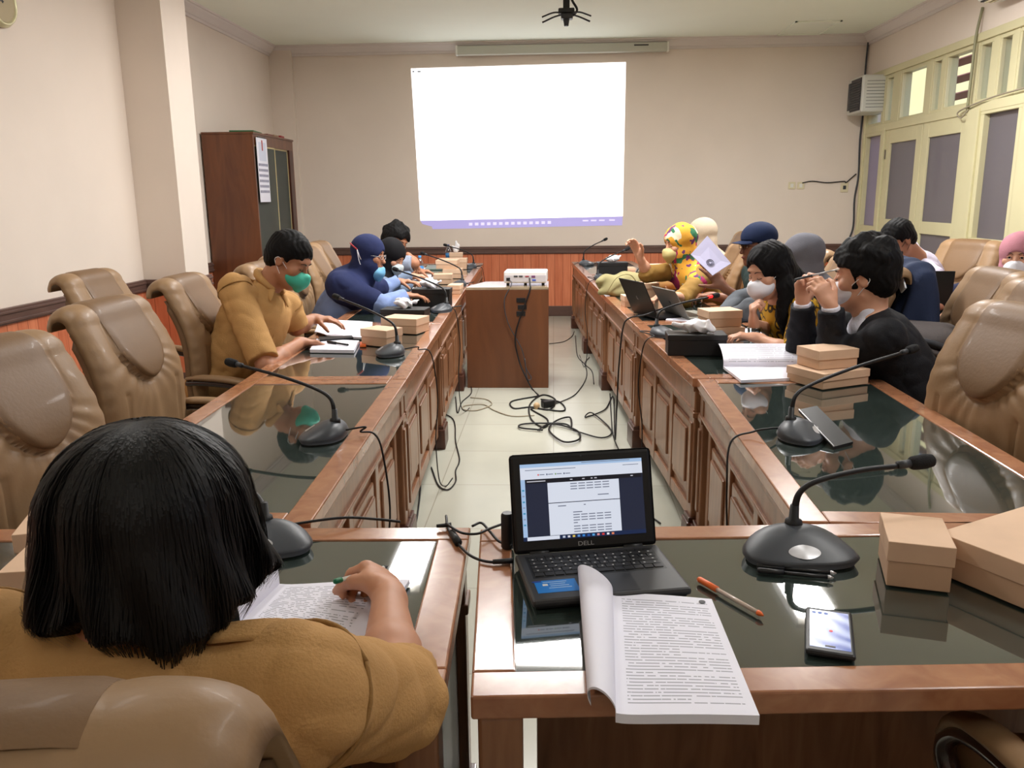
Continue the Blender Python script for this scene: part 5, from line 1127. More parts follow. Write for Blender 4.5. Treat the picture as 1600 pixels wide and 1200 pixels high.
class Person:
    def __init__(s, label, Hc, fd, ud, nb, pv, tf, skin=SK1, vox=.0065, hs=1., sw=.18, arm=1., loc=None):
        s.Hc = A3(*Hc); s.H = frame(fd, ud); s.nb = A3(*nb); s.pv = A3(*pv); s.tf = unit(tf); s.tu = unit(s.nb-s.pv); s.rt = unit(np.cross(s.tf, s.tu)); s.tf = np.cross(s.tu, s.rt)
        s.T = np.array([s.rt, s.tf, s.tu]); s.skin = skin; s.vox = vox; s.hs = hs; s.sw = sw; s.arm = arm; s.label = label; s.S = SDF(); s.arms = {}; s.parts = []
        s.sh = {k: s.nb+s.rt*sw*g-s.tu*.055 for k, g in (('R', 1), ('L', -1))}
    def hp(s, x, y, z): return s.Hc+(s.H[0]*x+s.H[1]*y+s.H[2]*z)*s.hs
    def hell(s, S, c, r, k=.02, sub=False): S.ell(s.hp(*c), np.array(r)*s.hs, k, s.H, sub)
    def head(s):
        S = s.S; h = s.hs; hp = s.hp
        s.hell(S, (0, -.012, .030), (.076, .096, .088)); s.hell(S, (0, .028, -.040), (.057, .064, .080), .03); s.hell(S, (0, .048, -.075), (.040, .040, .042), .03)
        S.cap(hp(0, .066, -.103), hp(0, .070, -.100), .020*h, k=.025)
        for g in (-1, 1): S.cap(hp(g*.05, .005, -.065), hp(g*.02, .06, -.105), .018*h, .016*h, .03); s.hell(S, (g*.045, .062, -.025), (.024, .022, .022), .025)
        s.hell(S, (0, .078, .030), (.052, .014, .013), .02)
        for g in (-1, 1): s.hell(S, (g*.031, .098, .004), (.018, .012, .011), .012, True)
        S.cap(hp(0, .088, .006), hp(0, .110, -.032), .0085*h, .0115*h, .012); s.hell(S, (0, .108, -.036), (.017, .011, .009), .008)
        s.hell(S, (0, .094, -.062), (.024, .009, .0055), .006); s.hell(S, (0, .092, -.072), (.021, .009, .006), .006)
        for g in (-1, 1): s.hell(S, (g*.031, .079, .003), (.0145, .012, .0105), .004)
        for g in (-1, 1):
            Re = s.H @ np.array(Matrix.Rotation(0, 3, 'Z')); S.ell(hp(g*.077, -.008, -.008), A3(.011, .019, .031)*h, .006, s.H); S.ell(hp(g*.088, -.004, -.006), A3(.006, .011, .02)*h, .004, s.H, True)
        S.cap(hp(0, -.03, -.06), s.nb+s.tu*.0, .052*h, .060, .03); S.cap(hp(0, .0, -.08), s.nb+s.tf*.02, .046*h, .052, .03)
    def torso(s):
        S = s.S; T = s.T; L = np.linalg.norm(s.nb-s.pv)
        S.ell(s.nb-s.tu*.16+s.tf*.015, (.15, .10, .145), .05, T); S.ell(s.nb-s.tu*L*.62+s.tf*.02, (.135, .11, .17), .06, T); S.ell(s.pv, (.16, .12, .11), .05, T)
        S.cap(s.sh['L']+s.rt*.02, s.sh['R']-s.rt*.02, .05, k=.05)
    def legs(s, kz=.50, fwd=.42):
        s.kn = {}; s.an = {}; f = s.tf*A3(1, 1, 0); f = unit(f)
        for k, g in (('R', 1), ('L', -1)):
            hp_ = s.pv+s.rt*.09*g; kn = hp_+f*fwd; kn[2] = kz; an = kn+f*.03; an[2] = .09; s.kn[k] = kn; s.an[k] = an
            s.S.cap(hp_, kn, .078, .054, .03); s.S.cap(kn, an, .05, .034, .02); s.S.cap(an, an+f*.12-A3(0, 0, .045), .032, .024, .02)
        s.ff = f
    def arm_(s, k, el, wr, hd, pn, **kw):
        el, wr = A3(*el), A3(*wr); s.arms[k] = (el, wr); a = s.arm
        s.S.cap(s.sh[k], el, .047*a, .037*a, .03); m = el*.62+wr*.38; s.S.cap(el, m, .037*a, .038*a, .02); s.S.cap(m, wr, .038*a, .0235*a, .02)
        g = 1 if k == 'R' else -1
        # right hand: thumb on side where cross(d,n)*side; palm down (n=-z), d=fwd: cross(d,n) = left for d=+y
        return hand(s.S, wr, hd, pn, g, **kw)
    def build(s):
        V, F = s.S.mesh(s.vox); L = s.pv*A3(1, 1, 0); s.L = L
        o = mobj('person', V-L, F, s.skin, None, True); o.location = L; tag(o, s.label, 'person'); s.o = o; return o
    def part(s, name, S, vox, m, label=None, sm=0):
        V, F = S.mesh(vox)
        for _ in range(sm):
            acc = np.zeros_like(V); w = np.zeros(len(V))
            for a, b in ((0, 1), (1, 2), (2, 3), (3, 0)):
                np.add.at(acc, F[:, a], V[F[:, b]]); np.add.at(acc, F[:, b], V[F[:, a]]); np.add.at(w, F[:, a], 1); np.add.at(w, F[:, b], 1)
            V = V*.4+.6*acc/w[:, None]
        return mobj(name, V-s.L, F, m, s.o, True, label=label)
    def tube(s, name, pts, r, m, n=8, sm=5, parent=None, label=None, flat=1):
        return MB().tube([tuple(np.array(p)-s.L) for p in pts], r, n, sm, flat).build(name, m, parent or s.o, True, label=label)
    def shirt(s, m, sleeve='short', seed=1, infl=1., vox=.0085, name='shirt', amp=.0045, cuffm=None, hem=True, collar=None, opening=False):
        S = SDF(folds(seed, amp)); T = s.T; L = np.linalg.norm(s.nb-s.pv); a = s.arm
        S.ell(s.nb-s.tu*.17+s.tf*.015, A3(.178, .13, .168)*infl, .05, T); S.ell(s.nb-s.tu*L*.62+s.tf*.02, A3(.165, .14, .19)*infl, .06, T); S.ell(s.pv, A3(.185, .15, .12)*infl, .05, T)
        S.cap(s.sh['L']+s.rt*.01, s.sh['R']-s.rt*.01, .062, k=.05); S.cap(s.nb-s.tu*.04, s.nb-s.tu*.07, .070, .10, .03)
        for k, (el, wr) in s.arms.items():
            sh = s.sh[k]
            if sleeve == 'short': e = sh+(el-sh)*.93; S.cap(sh, e, .068*a, .064*a, .03, cut=True)
            elif sleeve == 'elbow': e = el+(wr-el)*.12; S.cap(sh, el, .070*a, .058*a, .03); S.cap(el, e, .058*a, .057*a, .02, cut=True)
            else: e = el+(wr-el)*.93; S.cap(sh, el, .068*a, .062*a, .03); S.cap(el, e, .062*a, .046*a, .02, cut=True)
        if collar:
            for k, (el, wr) in s.arms.items():
                d = unit(el-s.sh[k]); e1 = unit(np.cross(d, s.tf)); e2 = np.cross(d, e1); c0 = s.sh[k]+d*.012
                s.seams = getattr(s, 'seams', [])+[[c0+(e1*math.cos(q)+e2*math.sin(q))*.0735*a for q in np.linspace(0, 2*math.pi, 13)]]
        if opening:      # V neck
            S.cap(s.nb+s.tf*.05+s.tu*.05, s.nb+s.tf*.16-s.tu*.17, .075, .012, .006, sub=True)
        o = s.part(name, S, vox, m)
        for sm_ in getattr(s, 'seams', []): s.tube('armhole_seam', sm_, .0035, KHd, 6, 3)
        if collar:
            c = s.nb+s.tu*.036; pts = [c+s.rt*.072*math.sin(q)+s.tf*(.012+.070*math.cos(q))-s.tu*.028*math.cos(q)*(1) for q in np.linspace(.35, 2*math.pi-.35, 14)]
            s.tube('collar', pts, [.014]+[.021]*3+[.014], collar, 10, 3)
            for g in (-1, 1):
                b0 = c+s.tf*.082+s.rt*g*.026-s.tu*.03; b1 = b0+s.tf*.04+s.rt*g*.04-s.tu*.05; s.tube('collar_tip', [b0+s.rt*g*.02, (b0+b1)/2+s.rt*g*.012, b1], [.02, .016, .004], collar, 8, 3, flat=.4)
        return o
    def trousers(s, m, vox=.013):
        S = SDF(folds(3, .004)); S.ell(s.pv-s.tu*.02, (.185, .15, .12), .05, s.T)
        for k in 'RL':
            g = 1 if k == 'R' else -1; h = s.pv+s.rt*.09*g; S.cap(h, s.kn[k], .09, .068, .03); S.cap(s.kn[k], s.an[k], .064, .052, .02)
        s.part('trousers', S, vox, m)
        for k in 'RL':
            S = SDF(); a = s.an[k]*A3(1, 1, 0); S.cap(a-s.ff*.05+A3(0, 0, .042), a+s.ff*.13+A3(0, 0, .036), .04, .032, .02); S.box(a+A3(0, 0, -.05), (.4, .4, .052), .001, .003, sub=True); s.part('shoe', S, .01, M_black)
    def face(s, eyes='open', brow=True, lips=True):
        for g in (-1, 1):
            if eyes == 'open':
                q = MB(); R = Matrix([[float(x) for x in r] for r in s.H]).transposed()
                V = []; c = s.hp(g*.031, .0815, .003)-s.L
                eb = MB().lathe([(.0001, -.0105), (.006, -.0086), (.0095, -.0045), (.0105, 0), (.0095, .0045), (.006, .0086), (.0001, .0105)], 14, tuple(c), R @ Matrix.Rotation(math.pi/2, 3, 'X')).build('eye', M_eye, s.o, True)
                c2 = s.hp(g*.031, .0915, .0025)-s.L; MB().lathe([(.0055, -.001), (.0055, .0005), (.003, .0016)], 14, tuple(c2), R @ Matrix.Rotation(-math.pi/2, 3, 'X')).build('iris', M_iris, eb, True)
                s.tube('eyelid', [s.hp(g*.018, .088, .003), s.hp(g*.024, .0915, .0095), s.hp(g*.033, .0925, .0105), s.hp(g*.045, .085, .004)], .0028*s.hs, s.skin, 8, 4)
            s.tube('eyelash', [s.hp(g*.018, .0895, .002 if eyes == 'open' else -.003), s.hp(g*.031, .0945, .0085 if eyes == 'open' else -.006), s.hp(g*.046, .085, .003 if eyes == 'open' else -.003)], .0013*s.hs, M_brow, 6, 4)
            if brow: s.tube('eyebrow', [s.hp(g*.014, .0935, .022), s.hp(g*.03, .0935, .029), s.hp(g*.05, .080, .024)], [.0025, .0035, .0015], M_brow, 6, 4, flat=.6)
        if lips: s.tube('lips', [s.hp(-.022, .0965, -.067), s.hp(-.008, .1025, -.0655), s.hp(.008, .1025, -.0655), s.hp(.022, .0965, -.067)], [.002, .0058, .0058, .002], M_lip, 8, 4)
    def hair(s, kind='short', m=HB, seed=0, vox=.005, vol=1.):
        r = random.Random(seed); a = [r.uniform(0, 6) for _ in range(4)]
        S = SDF(lambda X, Y, Z: .0022*np.sin(X*190+a[0]+3*np.sin(Z*60))*np.cos(Y*170+a[1])+.003*np.sin(X*60+a[2])*np.sin(Y*55+a[3]+Z*30))
        v = vol; s.hell(S, (0, -.014, .036), (.087*v, .107*v, .097*v)); s.hell(S, (0, -.06, -.015), (.072*v, .055*v, .07*v), .02)
        if kind == 'fluffy':
            for _ in range(16): q = unit([r.gauss(0, 1), r.gauss(-.3, .8), abs(r.gauss(0, 1))]); s.hell(S, tuple(q*A3(.07, .085, .085)*v+A3(0, -.02, .035)), (.03, .03, .03), .015)
        if kind == 'long':
            for g in (-1, 1): S.cap(s.hp(g*.07, -.02, 0), s.hp(g*.082, -.02, -.12), .03, .035, .03)
            S.cap(s.hp(0, -.06, 0), s.nb-s.tf*.07-s.tu*.05, .075, .085, .04); S.cap(s.nb-s.tf*.06-s.tu*.0, s.nb-s.tf*.10-s.tu*.2, .09, .05, .04)
            g = s.long_side; S.cap(s.hp(g*.085, .0, -.08), s.nb+s.rt*g*.10+s.tf*.07-s.tu*.06, .045, .045, .03); S.cap(s.nb+s.rt*g*.10+s.tf*.07-s.tu*.06, s.nb+s.rt*g*.10+s.tf*.12-s.tu*.22, .045, .022, .03)
        s.hell(S, (0, .118, -.012), (.074, .066, .085), .008, True); s.hell(S, (0, .105, -.05), (.074, .066, .075), .008, True)
        s.hell(S, (0, .07, -.1), (.08, .075, .06), .01, True)
        if kind == 'long': s.hell(S, (0, .128, .022), (.06, .062, .075), .01, True)
        if kind != 'long':
            for g in (-1, 1): s.hell(S, (g*.072, .072, -.005), (.045, .045, .052), .01, True)
            for g in (-1, 1): s.hell(S, (g*.09, .012, -.03), (.03, .032, .042), .008, True)
        return s.part('hair', S, vox, m)
    def mask(s, m, label, vox=.004, drop=0, big=1., loops=True, lm=None):
        S = SDF(); s.hell(S, (0, .058-drop*.25, -.058-drop), (.060*big, .080, .050*big)); S.cap(s.hp(0, .118-drop*.3, -.03-drop), s.hp(0, .10-drop*.3, -.10-drop), .018, .02, .02)
        S.box(s.hp(0, -.035, -.06), A3(.2, .062, .2)*s.hs, .002, .004, s.H, True)
        S.box(s.hp(0, .06, .035-drop), A3(.2, .2, .045)*s.hs, .002, .006, s.H, True)
        o = s.part('face_mask', S, vox, m, label)
        if loops:
            for g in (-1, 1):
                s.tube('ear_loop', [s.hp(g*.056, .045, -.035-drop), s.hp(g*.074, .018, -.012-drop*.3), s.hp(g*.084, -.012, .008), s.hp(g*.085, -.028, -.012), s.hp(g*.076, .0, -.045-drop*.4), s.hp(g*.054, .035, -.085-drop)], .0016, lm or M_tissue, 6, 5)
        return o
    def hijab(s, m, seed=2, vox=.0075, drape=1., front=.2, hole=(.054, .07), amp=.0024, big=1., armc=.35):
        S = SDF(folds(seed, amp*1.5, 48)); b = big
        s.hell(S, (0, -.018, .032), (.096*b, .118*b, .106*b)); s.hell(S, (0, -.01, -.06), (.088*b, .10*b, .075*b), .03); S.cap(s.hp(0, 0, -.09), s.nb-s.tu*.03, .085, .12*drape, .04)
        S.ell(s.nb-s.tu*.07, A3(.185, .14, .11)*drape, .06, s.T); S.ell(s.nb+s.tf*.06-s.tu*front*.7, A3(.15, .09, front), .06, s.T)
        for k in 'RL': S.cap(s.sh[k]-s.rt*(.02 if k == 'R' else -.02), s.sh[k]+(s.arms[k][0]-s.sh[k])*armc, .074 if armc < .5 else .086, .07 if armc < .5 else .078, .05)
        if armc > .5:
            for k in 'RL': S.ell(s.sh[k]+(s.arms[k][0]-s.sh[k])*.12, (.098, .098, .098), .04)
        s.hell(S, (0, .12, -.022), (hole[0], .075, hole[1]), .01, True)
        return s.part('headscarf', S, vox, m)
# ---------------------------------------------------------------- 1 woman writing in front (seen from behind)
p = Person('person in khaki uniform with black bob hair, seen from behind, writing at the front table', (-.495, .925, 1.08), (.22, .86, -.46), (.05, .45, .89), (-.49, .875, 1.0), (-.52, .80, .56), (.08, 1, 0), SK1, .0055, 1.0, .20, 1.18)
p.head(); p.torso(); p.legs()
p.arm_('R', (-.225, 1.03, .812), (-.290, 1.335, .815), (-.38, .92, .0), (-.62, -.12, -.75), curl=(.95, 1.05, 1.15, 1.2), sc=1.12, thumb=(.8, .3, .5), tc=.6)
p.arm_('L', (-.79, 1.06, .82), (-.70, 1.27, .80), (.35, .9, 0), (0, 0, -1), curl=(.25, .25, .25, .3))
p.build()
p.shirt(KH, 'elbow', 5, 1.06, .006, amp=.0045, collar=KH); p.trousers(cloth('khaki_trousers', (120, 92, 54)))
# shoulder tab and seams
p.tube('shoulder_tab', [p.sh['R']+A3(-.10, .01, .074), p.sh['R']+A3(-.03, .015, .078), p.sh['R']+A3(.03, .02, .062)], [.024, .026, .024], KH, 8, 4, flat=.22)
p.tube('sleeve_seam', [p.sh['R']+A3(-.0, -.068, .03), p.sh['R']+A3(.012, -.03, .066), p.sh['R']+A3(.02, .03, .066), p.sh['R']+A3(.02, .07, .03)], .0028, KHd, 6, 5)
p.face('down')
def bob():
    c = A3(-.490, .925, 1.128); a1 = .158; up = A3(0, 0, 1)
    def rad(phi, z):        # z 0 at crown .. 1 at hem: dome, then a bell that turns in at the hem
        if z < .4: R = .116*math.sin(z/.4*math.pi/2)
        else: R = .116+.026*((z-.4)/.6)**1.1
        if z > .88: R -= .05*((z-.88)/.12)**2
        return R
    def drop(z): return .105*(1-math.cos(z/.4*math.pi/2)) if z < .4 else .105+.128*(z-.4)/.6
    H = .285; top = c+up*.118
    V = []; F = []; nz, na = 46, 72
    for i in range(nz+1):
        z = i/nz
        for j in range(na):
            ph = 2*math.pi*j/na; R = rad(ph, z); w = .006*math.sin(ph*11+2*math.sin(z*4))*min(1, z*2)+.004*math.sin(ph*23+1)*z+.007*math.sin(ph*5+.5)*z
            hem = (.018*math.sin(ph*3+1)+.010*math.sin(ph*13))*max(0, z-.6)/.4
            V.append(top+A3((R+w)*math.cos(ph)*1.0, (R+w)*math.sin(ph)*1.02-.03*z*0, -drop(z)+hem))
    for i in range(nz):
        for j in range(na): F.append((i*na+j, (i+1)*na+j, (i+1)*na+(j+1) % na, i*na+(j+1) % na))
    F.append(tuple(nz*na+j for j in range(na))[::-1]); F.append(tuple(range(na)))
    o = mobj('hair', np.array(V)-p.L, F, HB, p.o, True)
    V = []; F = []; r = random.Random(3)
    for k in range(2600):
        ph = r.uniform(0, 2*math.pi); n = 14; z0 = r.uniform(0, .12)**1; z1 = r.uniform(.82, 1.06) if r.random() < .75 else r.uniform(.5, .9); off = r.uniform(.0005, .005); wv = r.uniform(0, 6); dr = r.uniform(-.12, .12); b = len(V); wd = r.uniform(.0007, .0016)
        for i in range(n):
            z = z0+(z1-z0)*i/(n-1); pp = ph+dr*z+.02*math.sin(z*7+wv); R = rad(pp, min(z, 1)) if z < .93 else rad(pp, .93)-.02*(z-.93)/.13
            w = .006*math.sin(pp*11+2*math.sin(z*4))*min(1, z*2)+.004*math.sin(pp*23+1)*z+.007*math.sin(pp*5+.5)*z
            hem = (.018*math.sin(pp*3+1)+.010*math.sin(pp*13))*max(0, z-.6)/.4
            P0 = top+A3((R+w+off)*math.cos(pp), (R+w+off)*math.sin(pp)*1.02, -drop(z)+hem+.0)
            tg_ = A3(-math.sin(pp), math.cos(pp), 0)*wd*(1-.6*i/n); V += [P0-tg_, P0+tg_]
        for i in range(n-1): F.append((b+2*i, b+2*i+1, b+2*i+3, b+2*i+2))
    mobj('hair_strands', np.array(V)-p.L, F, mat('hair_strand', (16, 15, 15), .5, spec=.3), o, False, kind='stuff')
bob()
pw_ = p
pen('green-ended white pen held in the hand of the woman writing', 0, 0, 0, M_white, mat('green_plastic', (20, 110, 70), .4), .12, .0045, M_dg, pa=tuple(P(522, 909, .832)), pb=tuple(P(606, 885, .80)))
# ---------------------------------------------------------------- 2 man in khaki on the left
Y = 4.08
p = Person('person in khaki shirt with green face mask, reading papers at the left row', Q(452, 405, Y), (.83, -.14, -.52), (.5, -.05, .85), Q(415, 450, Y+.02), (-1.66, 4.0, .56), (.92, -.38, 0), SK4, .0065, 1.05, .19, 1.12)
p.head(); p.torso(); p.legs()
p.arm_('R', Q(415, 572, 3.72), Q(470, 535, 4.08), (.8, .45, -.1), (.1, -.1, -1), curl=(.3, .35, .4, .5))
p.arm_('L', Q(462, 512, 4.3), Q(492, 498, 4.42), (.9, .05, -.05), (0, .1, -1), curl=(.3, .35, .4, .45))
p.build(); p.shirt(KH, 'short', 9, 1.1, .0075, amp=.0045, collar=KH); p.trousers(cloth('khaki_trousers', (0, 0, 0))); p.hair('short', seed=1, vol=1.02); p.face('down', lips=False)
M_gm = mat('green_mask', (70, 190, 165), .6, bump=.1, bs=200); p.mask(M_gm, 'green surgical mask')
for o_, rr_ in ((p.nb+p.tf*.145-p.tu*.17+p.rt*.07, .0),):
    p.tube('pocket_flap', [o_-p.rt*.05, o_-p.rt*.0-p.tu*.012, o_+p.rt*.05], [.014, .018, .014], KHd, 8, 4, flat=.3)
p.tube('shoulder_tab', [p.sh['R']+p.tu*.066-p.rt*.08, p.sh['R']+p.tu*.07-p.rt*.02, p.sh['R']+p.tu*.05+p.rt*.03], [.02, .022, .02], KH, 8, 4, flat=.25)
p.tube('button_band', [p.nb+p.tf*.09-p.tu*.06, p.nb+p.tf*.15-p.tu*.16, p.nb+p.tf*.163-p.tu*.3, p.nb+p.tf*.16-p.tu*.4], .005, KHd, 6, 5)
# ---------------------------------------------------------------- 3 woman in navy headscarf
Y = 5.62; NV = cloth('navy_scarf', (38, 46, 84), bump=.15); BL = cloth('pale_blue_sleeve', (130, 150, 196))
p = Person('person in navy headscarf and glasses, light blue mask under the chin, left row', Q(577, 398, Y), (.97, -.16, -.16), (.2, 0, .98), Q(552, 436, Y), (-1.62, 5.62, .55), (.97, -.2, 0), SK4, .0065, 1.0, .17, 1.0)
p.head(); p.torso(); p.legs()
p.arm_('R', Q(596, 476, 5.42), Q(634, 462, 5.62), (.9, .3, -.05), (0, 0, -1), curl=(.3, .3, .35, .4))
p.arm_('L', Q(598, 452, 5.95), Q(622, 440, 6.05), (.9, .1, 0), (0, 0, -1), curl=(.3, .3, .35, .4))
p.build(); p.shirt(BL, 'long', 12, 1.02, .009); p.trousers(cloth('dark_skirt', (40, 44, 60))); p.hijab(NV, 5, drape=1.04, front=.26, armc=.8); p.face('open')
p.mask(mat('light_blue_mask', (120, 186, 226), .6), 'light blue mask pulled under the chin', drop=.05, loops=False)
p.tube('mask_strap', [p.hp(.058, .03, -.10), p.hp(.09, -.02, -.03), p.hp(.101, -.05, .03)], .0025, M_tissue, 6, 4); p.tube('mask_strap', [p.hp(.055, .03, -.13), p.hp(.096, -.02, -.06), p.hp(.1, -.05, .025)], .0022, M_tissue, 6, 4)
p.tube('strap_extender', [p.hp(.101, -.05, .03), p.hp(.09, -.09, .05), p.hp(.06, -.12, .06)], .005, mat('red_strap', (160, 40, 50), .5), 6, 4, label='red strap extender')
def glasses(p, m):
    for g in (-1, 1): p.tube('glasses_rim', [p.hp(g*(.031+.019*math.cos(q)), .106-.006*abs(math.cos(q)), -.001+.014*math.sin(q)) for q in np.linspace(0, 2*math.pi, 12)], .0016, m, 6, 2); p.tube('glasses_temple', [p.hp(g*.05, .098, .003), p.hp(g*.075, .05, .004), p.hp(g*.084, -.005, .0)], .0016, m, 6, 4)
    p.tube('glasses_bridge', [p.hp(-.012, .106, .002), p.hp(0, .112, .005), p.hp(.012, .106, .002)], .0015, m, 6, 3)
glasses(p, M_silver)
# ---------------------------------------------------------------- 4 woman in black headscarf
Y = 6.3; BK = cloth('black_scarf', (20, 20, 24), bump=.15)
p = Person('person in black headscarf and pale mask, head bowed beside the navy headscarf', Q(612, 400, Y), (.80, -.35, -.5), (.4, -.1, .9), Q(598, 430, Y+.02), (-1.66, 6.35, .52), (.95, -.2, 0), SK3, .007, .97, .16, .95)
p.head(); p.torso(); p.legs(); p.arm_('R', Q(618, 452, 6.15), Q(642, 444, 6.25), (.9, .2, 0), (0, 0, -1)); p.arm_('L', Q(620, 436, 6.55), Q(644, 432, 6.6), (.9, .1, 0), (0, 0, -1))
p.build(); p.shirt(cloth('grey_blue_top', (120, 136, 160)), 'long', 15, 1.0, .01); p.trousers(cloth('dark_skirt', (0, 0, 0))); p.hijab(BK, 6, drape=1.0, front=.16); p.face('down', lips=False); p.mask(mat('pale_mask', (196, 210, 214), .6), 'pale mask', loops=False)
# ---------------------------------------------------------------- 5 dark-haired person behind
Y = 7.05
p = Person('person with thick black hair bent forward, farthest down the left row', Q(618, 376, Y), (.75, -.5, -.42), (.4, 0, .92), Q(600, 404, Y+.03), (-1.8, 7.15, .52), (.95, -.1, 0), SK4, .0075, 1.05, .17, 1.0)
p.head(); p.torso(); p.legs(); p.arm_('R', Q(648, 412, 6.9), Q(640, 401, 6.95), (.6, -.2, -.6), (-.4, 0, -.7), curl=(.4, .4, .5, .5)); p.arm_('L', Q(640, 424, 7.3), Q(655, 424, 7.35), (.9, 0, 0), (0, 0, -1))
p.build(); p.shirt(cloth('blue_grey_shirt', (150, 160, 180)), 'short', 16, 1.0, .01); p.trousers(cloth('dark_skirt', (0, 0, 0))); p.hair('fluffy', seed=4, vox=.006, vol=1.15); p.face('down')
# ---------------------------------------------------------------- 6 woman in yellow floral headscarf
def floral():
    m = cloth('floral_scarf', (222, 168, 70), 0); nt = m.node_tree; L = nt.links.new; b = nt.nodes['Principled BSDF']
    tc = node(m, 'ShaderNodeTexCoord'); prev = None; base = lin((226, 166, 62))
    for i, (sc_, th, c) in enumerate(((9, .60, (236, 222, 190)), (11, .62, (60, 120, 84)), (8, .64, (170, 50, 96)), (15, .66, (110, 60, 110)))):
        mp = node(m, 'ShaderNodeMapping'); mp.inputs['Location'].default_value = (i*3.1, i*1.7, i*.9); L(tc.outputs['Object'], mp.inputs[0])
        nz = node(m, 'ShaderNodeTexNoise'); nz.inputs['Scale'].default_value = sc_; nz.inputs['Detail'].default_value = 2; L(mp.outputs[0], nz.inputs[0])
        g = node(m, 'ShaderNodeMath'); g.operation = 'GREATER_THAN'; g.inputs[1].default_value = th-.05; L(nz.outputs[0], g.inputs[0]); mx = node(m, 'ShaderNodeMixRGB'); L(g.outputs[0], mx.inputs[0]); mx.inputs[2].default_value = lin(c)
        if prev is None: mx.inputs[1].default_value = base
        else: L(prev, mx.inputs[1])
        prev = mx.outputs[0]
    L(prev, b.inputs['Base Color']); return m
Y = 6.0
p = Person('person in yellow floral headscarf with raised hand, right row', Q(1062, 380, Y), (-.93, -.32, -.2), (-.1, 0, 1), Q(1078, 416, Y+.02), (1.24, 6.1, .54), (-.95, -.25, 0), SK3, .0065, 1.02, .17, 1.0)
p.head(); p.torso(); p.legs()
p.arm_('R', Q(1012, 428, 5.95), Q(1000, 402, 5.9), (-.35, 0, .8), (-.6, -.6, -.1), curl=(.5, .6, .7, .5), sc=1.05)
p.arm_('L', Q(1066, 468, 5.65), Q(1046, 462, 5.5), (-.9, -.1, -.1), (0, 0, -1))
p.build(); p.shirt(cloth('mustard_uniform', (150, 116, 60)), 'elbow', 21, 1.05, .009); p.trousers(cloth('khaki_trousers', (0, 0, 0))); p.hijab(floral(), 8, drape=.86, front=.26); p.face('down', lips=False); p.mask(mat('cream_mask', (196, 182, 122), .6), 'yellowish mask', loops=False, big=1.08)
# ---------------------------------------------------------------- 7 beige headscarf behind
Y = 6.75
p = Person('person in beige headscarf, mostly hidden behind the yellow floral headscarf', Q(1096, 368, Y), (-.95, -.1, -.25), (-.1, 0, 1), Q(1106, 404, Y), (1.45, 6.9, .54), (-.98, -.1, 0), SK4, .009, 1.0, .17, 1.0)
p.head(); p.torso(); p.legs(); p.arm_('R', (1.0, 6.6, .84), (.85, 6.7, .80), (-1, 0, 0), (0, 0, -1)); p.arm_('L', (1.05, 7.05, .84), (.9, 7.0, .80), (-1, 0, 0), (0, 0, -1))
p.build(); p.shirt(cloth('khaki_uniform', (0, 0, 0)), 'long', 22, 1.0, .012); p.trousers(cloth('khaki_trousers', (0, 0, 0)), .016); p.hijab(cloth('beige_scarf', (184, 168, 146)), 9, .009)
# ---------------------------------------------------------------- 8 man in navy cap
Y = 5.42
p = Person('person in navy cap and glasses holding up a white booklet, right row', Q(1184, 383, Y), (-.97, -.22, -.08), (-.05, 0, 1), Q(1196, 425, Y+.02), (1.62, 5.6, .55), (-.93, -.35, 0), SK2, .0065, 1.02, .185, 1.02)
p.head(); p.torso(); p.legs()
p.arm_('R', Q(1190, 492, 5.1), Q(1130, 448, 5.2), (-.50, .10, .62), (-.45, .9, -.2), curl=(.15, .15, .2, .3), sc=1.1)
p.arm_('L', Q(1150, 470, 5.75), Q(1110, 462, 5.7), (-.9, -.1, 0), (0, 0, -1))
p.build(); p.shirt(cloth('dark_green_shirt', (28, 44, 42)), 'short', 25, 1.05, .009); p.trousers(cloth('black_trousers', (30, 30, 34))); p.hair('short', seed=5, vol=.97); p.face('open'); glasses(p, M_black)
S_ = SDF(); p.hell(S_, (0, -.012, .050), (.096, .117, .094)); S_.box(p.hp(0, 0, -.075), A3(.2, .2, .1), .002, .004, p.H, True); S_.box(p.hp(0, .17, -.1), A3(.2, .1, .14), .002, .004, p.H, True)
cp_ = p.part('cap', S_, .005, cloth('navy_cap', (26, 38, 68), bump=.1))
V = []; F = []
for j in range(9):
    for i in range(15):
        a = math.pi*(i/14); rr = .5+j/8*.5; x = .082*math.cos(a); y = .075+.092*math.sin(a)**.8*(j/8); V.append(p.hp(x, y, .040-.01*(j/8)-.010*abs(math.cos(a))**2)-p.L)
for j in range(8):
    for i in range(14): k = j*15+i; F.append((k, k+1, k+16, k+15))
A_ = len(V); V += [v-p.H[2]*.004 for v in V]; F += [tuple(A_+x for x in f[::-1]) for f in F[:A_]]
mobj('visor', np.array(V), F, MATS['navy_cap'], p.o, True)
bk_c = [P(1100, 432, .95)]
bt = thing('booklet', 'white booklet with a round emblem held up by the man in the navy cap', 'booklet')
q4 = [Q(1102, 424, 5.12), Q(1140, 420, 5.18), Q(1110, 371, 5.26), Q(1083, 392, 5.2)]; q4 = [Q(1113, 431, 5.10), Q(1142, 412, 5.16), Q(1105, 369, 5.24), Q(1079, 398, 5.18)]
o_ = q4[0]; bt.location = o_; nn = unit(np.cross(q4[1]-q4[0], q4[3]-q4[0]))*.005
V = [q-o_ for q in q4]+[q-o_+nn for q in q4]; mobj('cover', np.array(V), [(0, 1, 2, 3), (7, 6, 5, 4), (0, 4, 5, 1), (1, 5, 6, 2), (2, 6, 7, 3), (3, 7, 4, 0)], mat('lilac_cover', (198, 196, 226), .5), bt)
